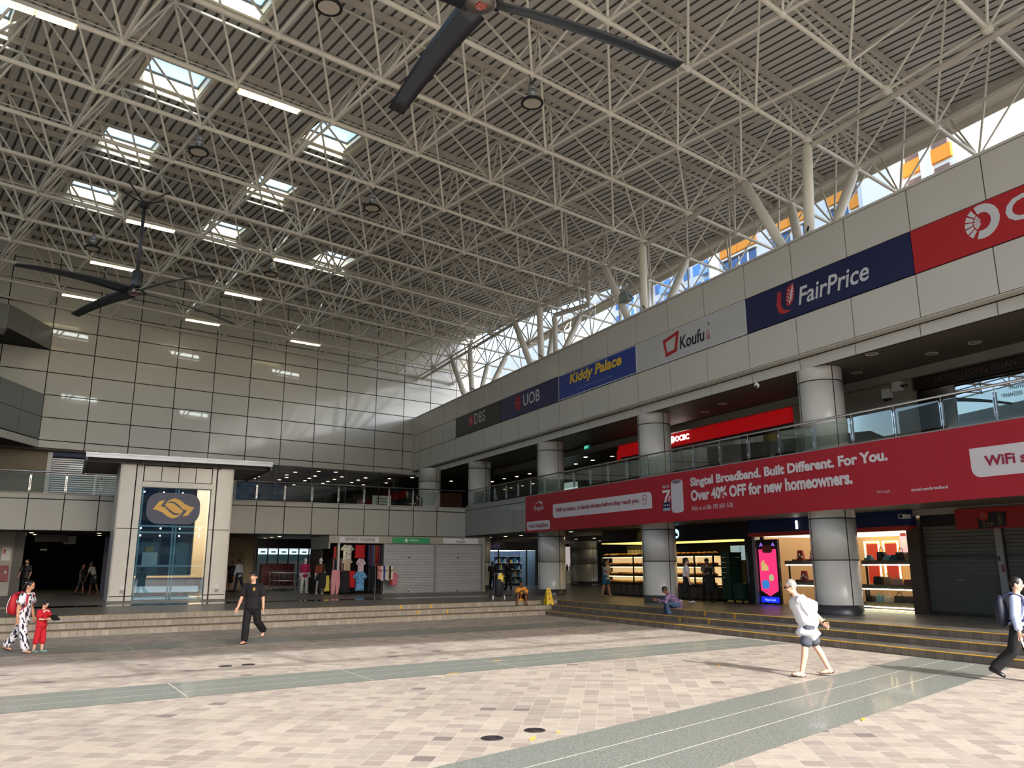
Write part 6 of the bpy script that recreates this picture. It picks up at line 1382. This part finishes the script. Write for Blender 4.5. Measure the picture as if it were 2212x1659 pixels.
p = BP(8.52,45.6,PL); person('man in a pale long sleeved shirt and navy trousers standing beside the lift', (p.x,p.y,PL), AR+pi-.3, 1.76, dict(thL=10, knL=4, thR=-14, knR=12, arL=6, arR=-4, elR=20), top=mat('shirt_pale',(176,186,198),.8), bottom=mat('trousers_navy',(30,34,60),.8), skin=M_skind, hair='short', voxel=.016, sleeve=1.8)
p = BP(21.45,41.0,PL); person('dark figure of a person pushing a stroller right of the kiosk', (p.x,p.y,PL), ATC+.1, 1.62, dict(arL=40, elL=40, arR=40, elR=40), top=M_black, bottom=M_black, skin=M_skind, hair='long', voxel=.017, sleeve=1.6)
p = BP(22.5,41.0,PL); person('dark figure of a person with one arm out, right of the kiosk', (p.x,p.y,PL), ATC+.1, 1.74, dict(outR=14, outL=30, arL=20, elL=30), top=M_black, bottom=M_black, skin=M_skind, hair='short', voxel=.017, sleeve=.7)
ST_ = thing('stroller', 'dark folded-hood stroller before the figure right of the kiosk', 'stroller', BP(21.5,40.35,PL), PSI)
mb = MB(); mb.loft([(0,0,.45),(0,.1,.7),(0,.25,.85)], [(.2,.16),(.22,.18),(.18,.12)], side=(1,0,0)); mb.build('seat', mat('stroller_dark',(34,30,30),.8), ST_, True); mb = MB()
for x in (-.22,.22): mb.tube([(x,-.3,.1),(x,.1,.55),(x,.45,1.0)], .014, 6); mb.tube([(x,.35,.1),(x,.1,.55)], .014, 6)
mb.tube([(-.22,.45,1.0),(.22,.45,1.0)], .016, 6); mb.build('frame', M_black, ST_)
for x in (-.22,.22):
    for y in (-.3,.35): mb = MB(); mb.tube([(x-.02,y,.09),(x+.02,y,.09)], .09, 12); mb.build('wheel', M_black, ST_)
p = BP(18.9,46.0,4.9); person('person with a ponytail sitting behind the upper far balustrade', (p.x,p.y,4.9-.12), AR+pi+.2, 1.6, dict(pelvis=.52, thL=85, knL=88, thR=85, knR=88, arL=40, elL=50, arR=40, elR=50, nod=12), top=mat('top_slate',(66,72,78),.8), bottom=M_black, skin=M_skin, hair='pony', voxel=.016, sleeve=.6, female=True)
mb = MB(); mb.box(-.24,.24,-.2,.24,.0,.5); mb.box(-.24,.24,.2,.24,.5,.95); o = mb.build('stool', M_black, loc=(p.x,p.y,4.9), rz=AR+pi+.2+pi/2); tag(o, 'dark seat under the person with a ponytail on the upper gallery', 'chair')
# mannequins
M_man = mat('mannequin_white',(214,212,210),.4,noise=0)
for (u,e,lb,tp,bt,hd_) in ((11.0,41.6,'white mannequin in a magenta top left of the kiosk',mat('magenta',(150,26,80),.8),mat('cream_trousers',(196,192,188),.8),True),(11.36,40.1,'headless-looking white mannequin in a rust and black top before the kiosk side',blotch_mat('rust_black',(120,50,30),(20,18,20),3,.5),mat('denim_dark',(50,62,78),.8),True)):
    p = BP(u,e,PL); person(lb, (p.x,p.y,PL), ATC+.5, 1.78, dict(thL=4, knL=2, thR=-3, knR=6, arL=6, elL=40, inL=10, arR=-6), top=tp, bottom=bt, skin=M_man, hair=None, voxel=.015, sleeve=1.3, leg=.98 if 'magenta' in lb else .3, face_on=False, shoe=M_man, cat='mannequin', name='mannequin', female=True)
garment('cloth', -.25, 1.05, .4, .75, MG('black',(22,22,26)), 'black dress with pale tags hung before the kiosk side wall', -.1)
garment('skirt', -.02, .9, .3, .75, MG('lemon',(200,184,80)), 'lemon and grey skirt hung at the kiosk corner', -.1)
# ------------------------------------------------------------------ yellow floor sign
c = ST[1][1]; sx = atp = FP(29.0, 15.0, 0)
FS = thing('wet_floor_sign', 'yellow folding wet floor sign standing at the corner of the steps', 'sign', (ST[1][1].x+.1, ST[1][1].y+.3, .312), ATC+pi/2+.35)
for s in (-1,1):
    mb = MB(); P_ = [(-.16,0),(-.07,0),(-.05,.04),(.05,.04),(.07,0),(.16,0),(.085,.6),(.05,.66),(-.05,.66),(-.085,.6)]
    mb.prism(P_, -.012, .012, ax='y'); o = mb.build('leaf', mat('sign_yellow_plastic',(226,190,24),.45,noise=.02), FS); o.location = (0, s*.17, 0); o.rotation_euler.x = -s*.25*-1
    mb = MB(); 
    T_ = [(-.07,.2),(.07,.2),(0,.34)]; I_ = [(-.045,.215),(.045,.215),(0,.305)]
    for a in range(3):
        b = (a+1) % 3; mb.add([(T_[a][0],s*.0135,T_[a][1]),(T_[b][0],s*.0135,T_[b][1]),(I_[b][0],s*.0135,I_[b][1]),(I_[a][0],s*.0135,I_[a][1])], [(0,1,2,3)])
    mb.box(-.008,.008,s*.0125-.001,s*.0135+.001,.225,.27); m_ = mb.build('hazard_mark', mat('hazard_red',(190,60,30),.5), o)
    mb = MB()
    for k in range(3): mb.box(-.06+.01*k,.06-.01*k,s*.0125-.001,s*.0135+.001,.4+.035*k,.418+.035*k)
    mb.box(-.03,.03,s*.0125-.001,s*.0135+.001,.55,.6); mb.build('print', M_frame, o)
# ================================================================== buildings seen beyond the right roof gap
M_bw = mat('render_white', (226,226,224), .7, noise=.03, scale=.2); M_bo = mat('render_orange', (240,150,40), .7, noise=.03, scale=.2)
M_bg = mat('tower_glass', (92,140,200), .15, .3, noise=.1, scale=.3); M_bwin = mat('window_blue', (64,88,128), .2, .2, noise=.1, scale=.5); M_brown = mat('window_brown', (120,90,76), .4, noise=.1)
def block(label, s0, s1, d, depth, zt, style, wall=M_bw, z0=0):
    t = thing('apartment_block', label, 'building', FP(s0, d, 0), FR['F']); W_ = s0-s1
    mb = MB(); mb.box(0,W_,0,depth,z0,zt); mb.build('walls', wall, t)
    fl = 3.0; n = int((zt-8)/fl)
    if style == 'orange':
        m1 = MB(); m2 = MB(); m3 = MB(); m4 = MB()
        for k in range(n):
            z = 8+fl*k; x = .6; q = 0
            while x < W_-2.2:
                w_ = 3.0 if q % 3 != 2 else 2.2
                if q % 3 != 2:
                    m1.box(x, x+w_-.1, -.35, 0, z, z+1.15); m2.box(x+.15, x+w_-.25, -.08, .0, z+1.2, z+2.5); m3.box(x-.05, x+w_, -.4, 0, z+2.55, z+2.75)
                    m4.box(x+w_*.45, x+w_*.55, -.12, 0, z+1.2, z+2.5)
                x += w_; q += 1
        m1.build('spandrel', M_bo, t); m2.build('window', M_bwin, t); m3.build('ledge', M_bw, t); m4.build('window_frame', M_bw, t)
    elif style == 'stack':
        m1 = MB(); m2 = MB(); m3 = MB()
        for k in range(n):
            z = 8+fl*k
            m1.box(.3, W_-.3, -.25, 0, z, z+1.25); m3.box(W_*.4,W_*.6,-.3,0,z,z+3)
            for a in (.12, .62): m2.box(W_*a, W_*(a+.26), -.12, 0, z+1.3, z+2.55)
        m1.build('spandrel', M_bo, t); m2.build('window', M_brown, t); m3.build('pier', M_bw, t)
    elif style == 'tower':
        m1 = MB(); m2 = MB(); m3 = MB()
        for k in range(n):
            z = 8+fl*k; x = .5; q = 0
            while x < W_-2:
                m1.box(x, x+1.7, -.1, 0, z+.7, z+2.4)
                if q % 4 == 1: m3.box(x-.1, x+1.8, -1.0, 0, z-.1, z+.9)
                x += 2.6; q += 1
        for k in range(int(W_/7.8)+1): m2.box(k*7.8, min(k*7.8+.7,W_), -.9, 0, z0, zt)
        m1.build('window', M_bg, t); m2.build('pier', M_bw, t); m3.build('balcony', mat('balcony_blue',(150,182,214),.4), t)
    elif style == 'glass':
        m1 = MB(); m2 = MB()
        for k in range(n): m1.box(.1, W_-.1, -.15, 0, 8+fl*k+.5, 8+fl*k+2.7)
        for k in range(int(W_/2.4)): m2.box(k*2.4, k*2.4+.25, -.4, 0, z0, zt)
        m1.build('glazing', M_bg, t); m2.build('fin', M_bw, t)
    return t
block('blue glass tower with white fins beyond the roof gap at the right edge', 53, 34, 84, 14, 80, 'glass')
block('white block with an orange window stack beyond the roof gap, next to the blue tower', 42.6, 37.4, 60, 12, 70, 'stack')
block('plain white end wall between the two orange blocks beyond the roof gap', 45.6, 42.6, 58.5, 14, 70, 'plain')
block('white block with orange window stack left of the plain white end wall', 49.2, 45.6, 61, 12, 66, 'stack')
block('white and blue block with orange bands beyond the roof gap above the blue supermarket sign', 71, 49.2, 64, 12, 64, 'orange')
block('tall white tower with blue windows beyond the roof gap, nearer of two', 108, 92, 82, 14, 110, 'tower')
block('tall white tower with blue windows beyond the roof gap, farther of two', 126, 112, 86, 14, 110, 'tower')
block('low pale block beyond the roof gap at its far end', 150, 119, 70, 14, 43, 'plain')
# unseen blocks added behind the viewer to dim the sky and reflections
for x, w_, h, lb in ((-70,38,30,'unseen grey block behind the viewer, added to dim the sky, left'),(-26,34,24,'unseen grey block behind the viewer, added to dim the sky, middle'),(14,40,33,'unseen grey block behind the viewer, added to dim the sky, right'),(60,40,26,'unseen grey block behind the viewer, added to dim the sky, far right')):
    t = thing('sky_screen_block', lb, 'building', (x, -84, 0)); mb = MB(); mb.box(0,w_,-12,0,0,h); mb.build('walls', mat('screen_block_wall',(150,150,148),.7,noise=.05), t)
    mb = MB()
    for k in range(int(h/3)-1):
        for q in range(int(w_/4)): mb.box(1+4*q, 3.6+4*q, 0, .1, 2+3*k, 3.6+3*k)
    mb.build('window', M_bwin, t)
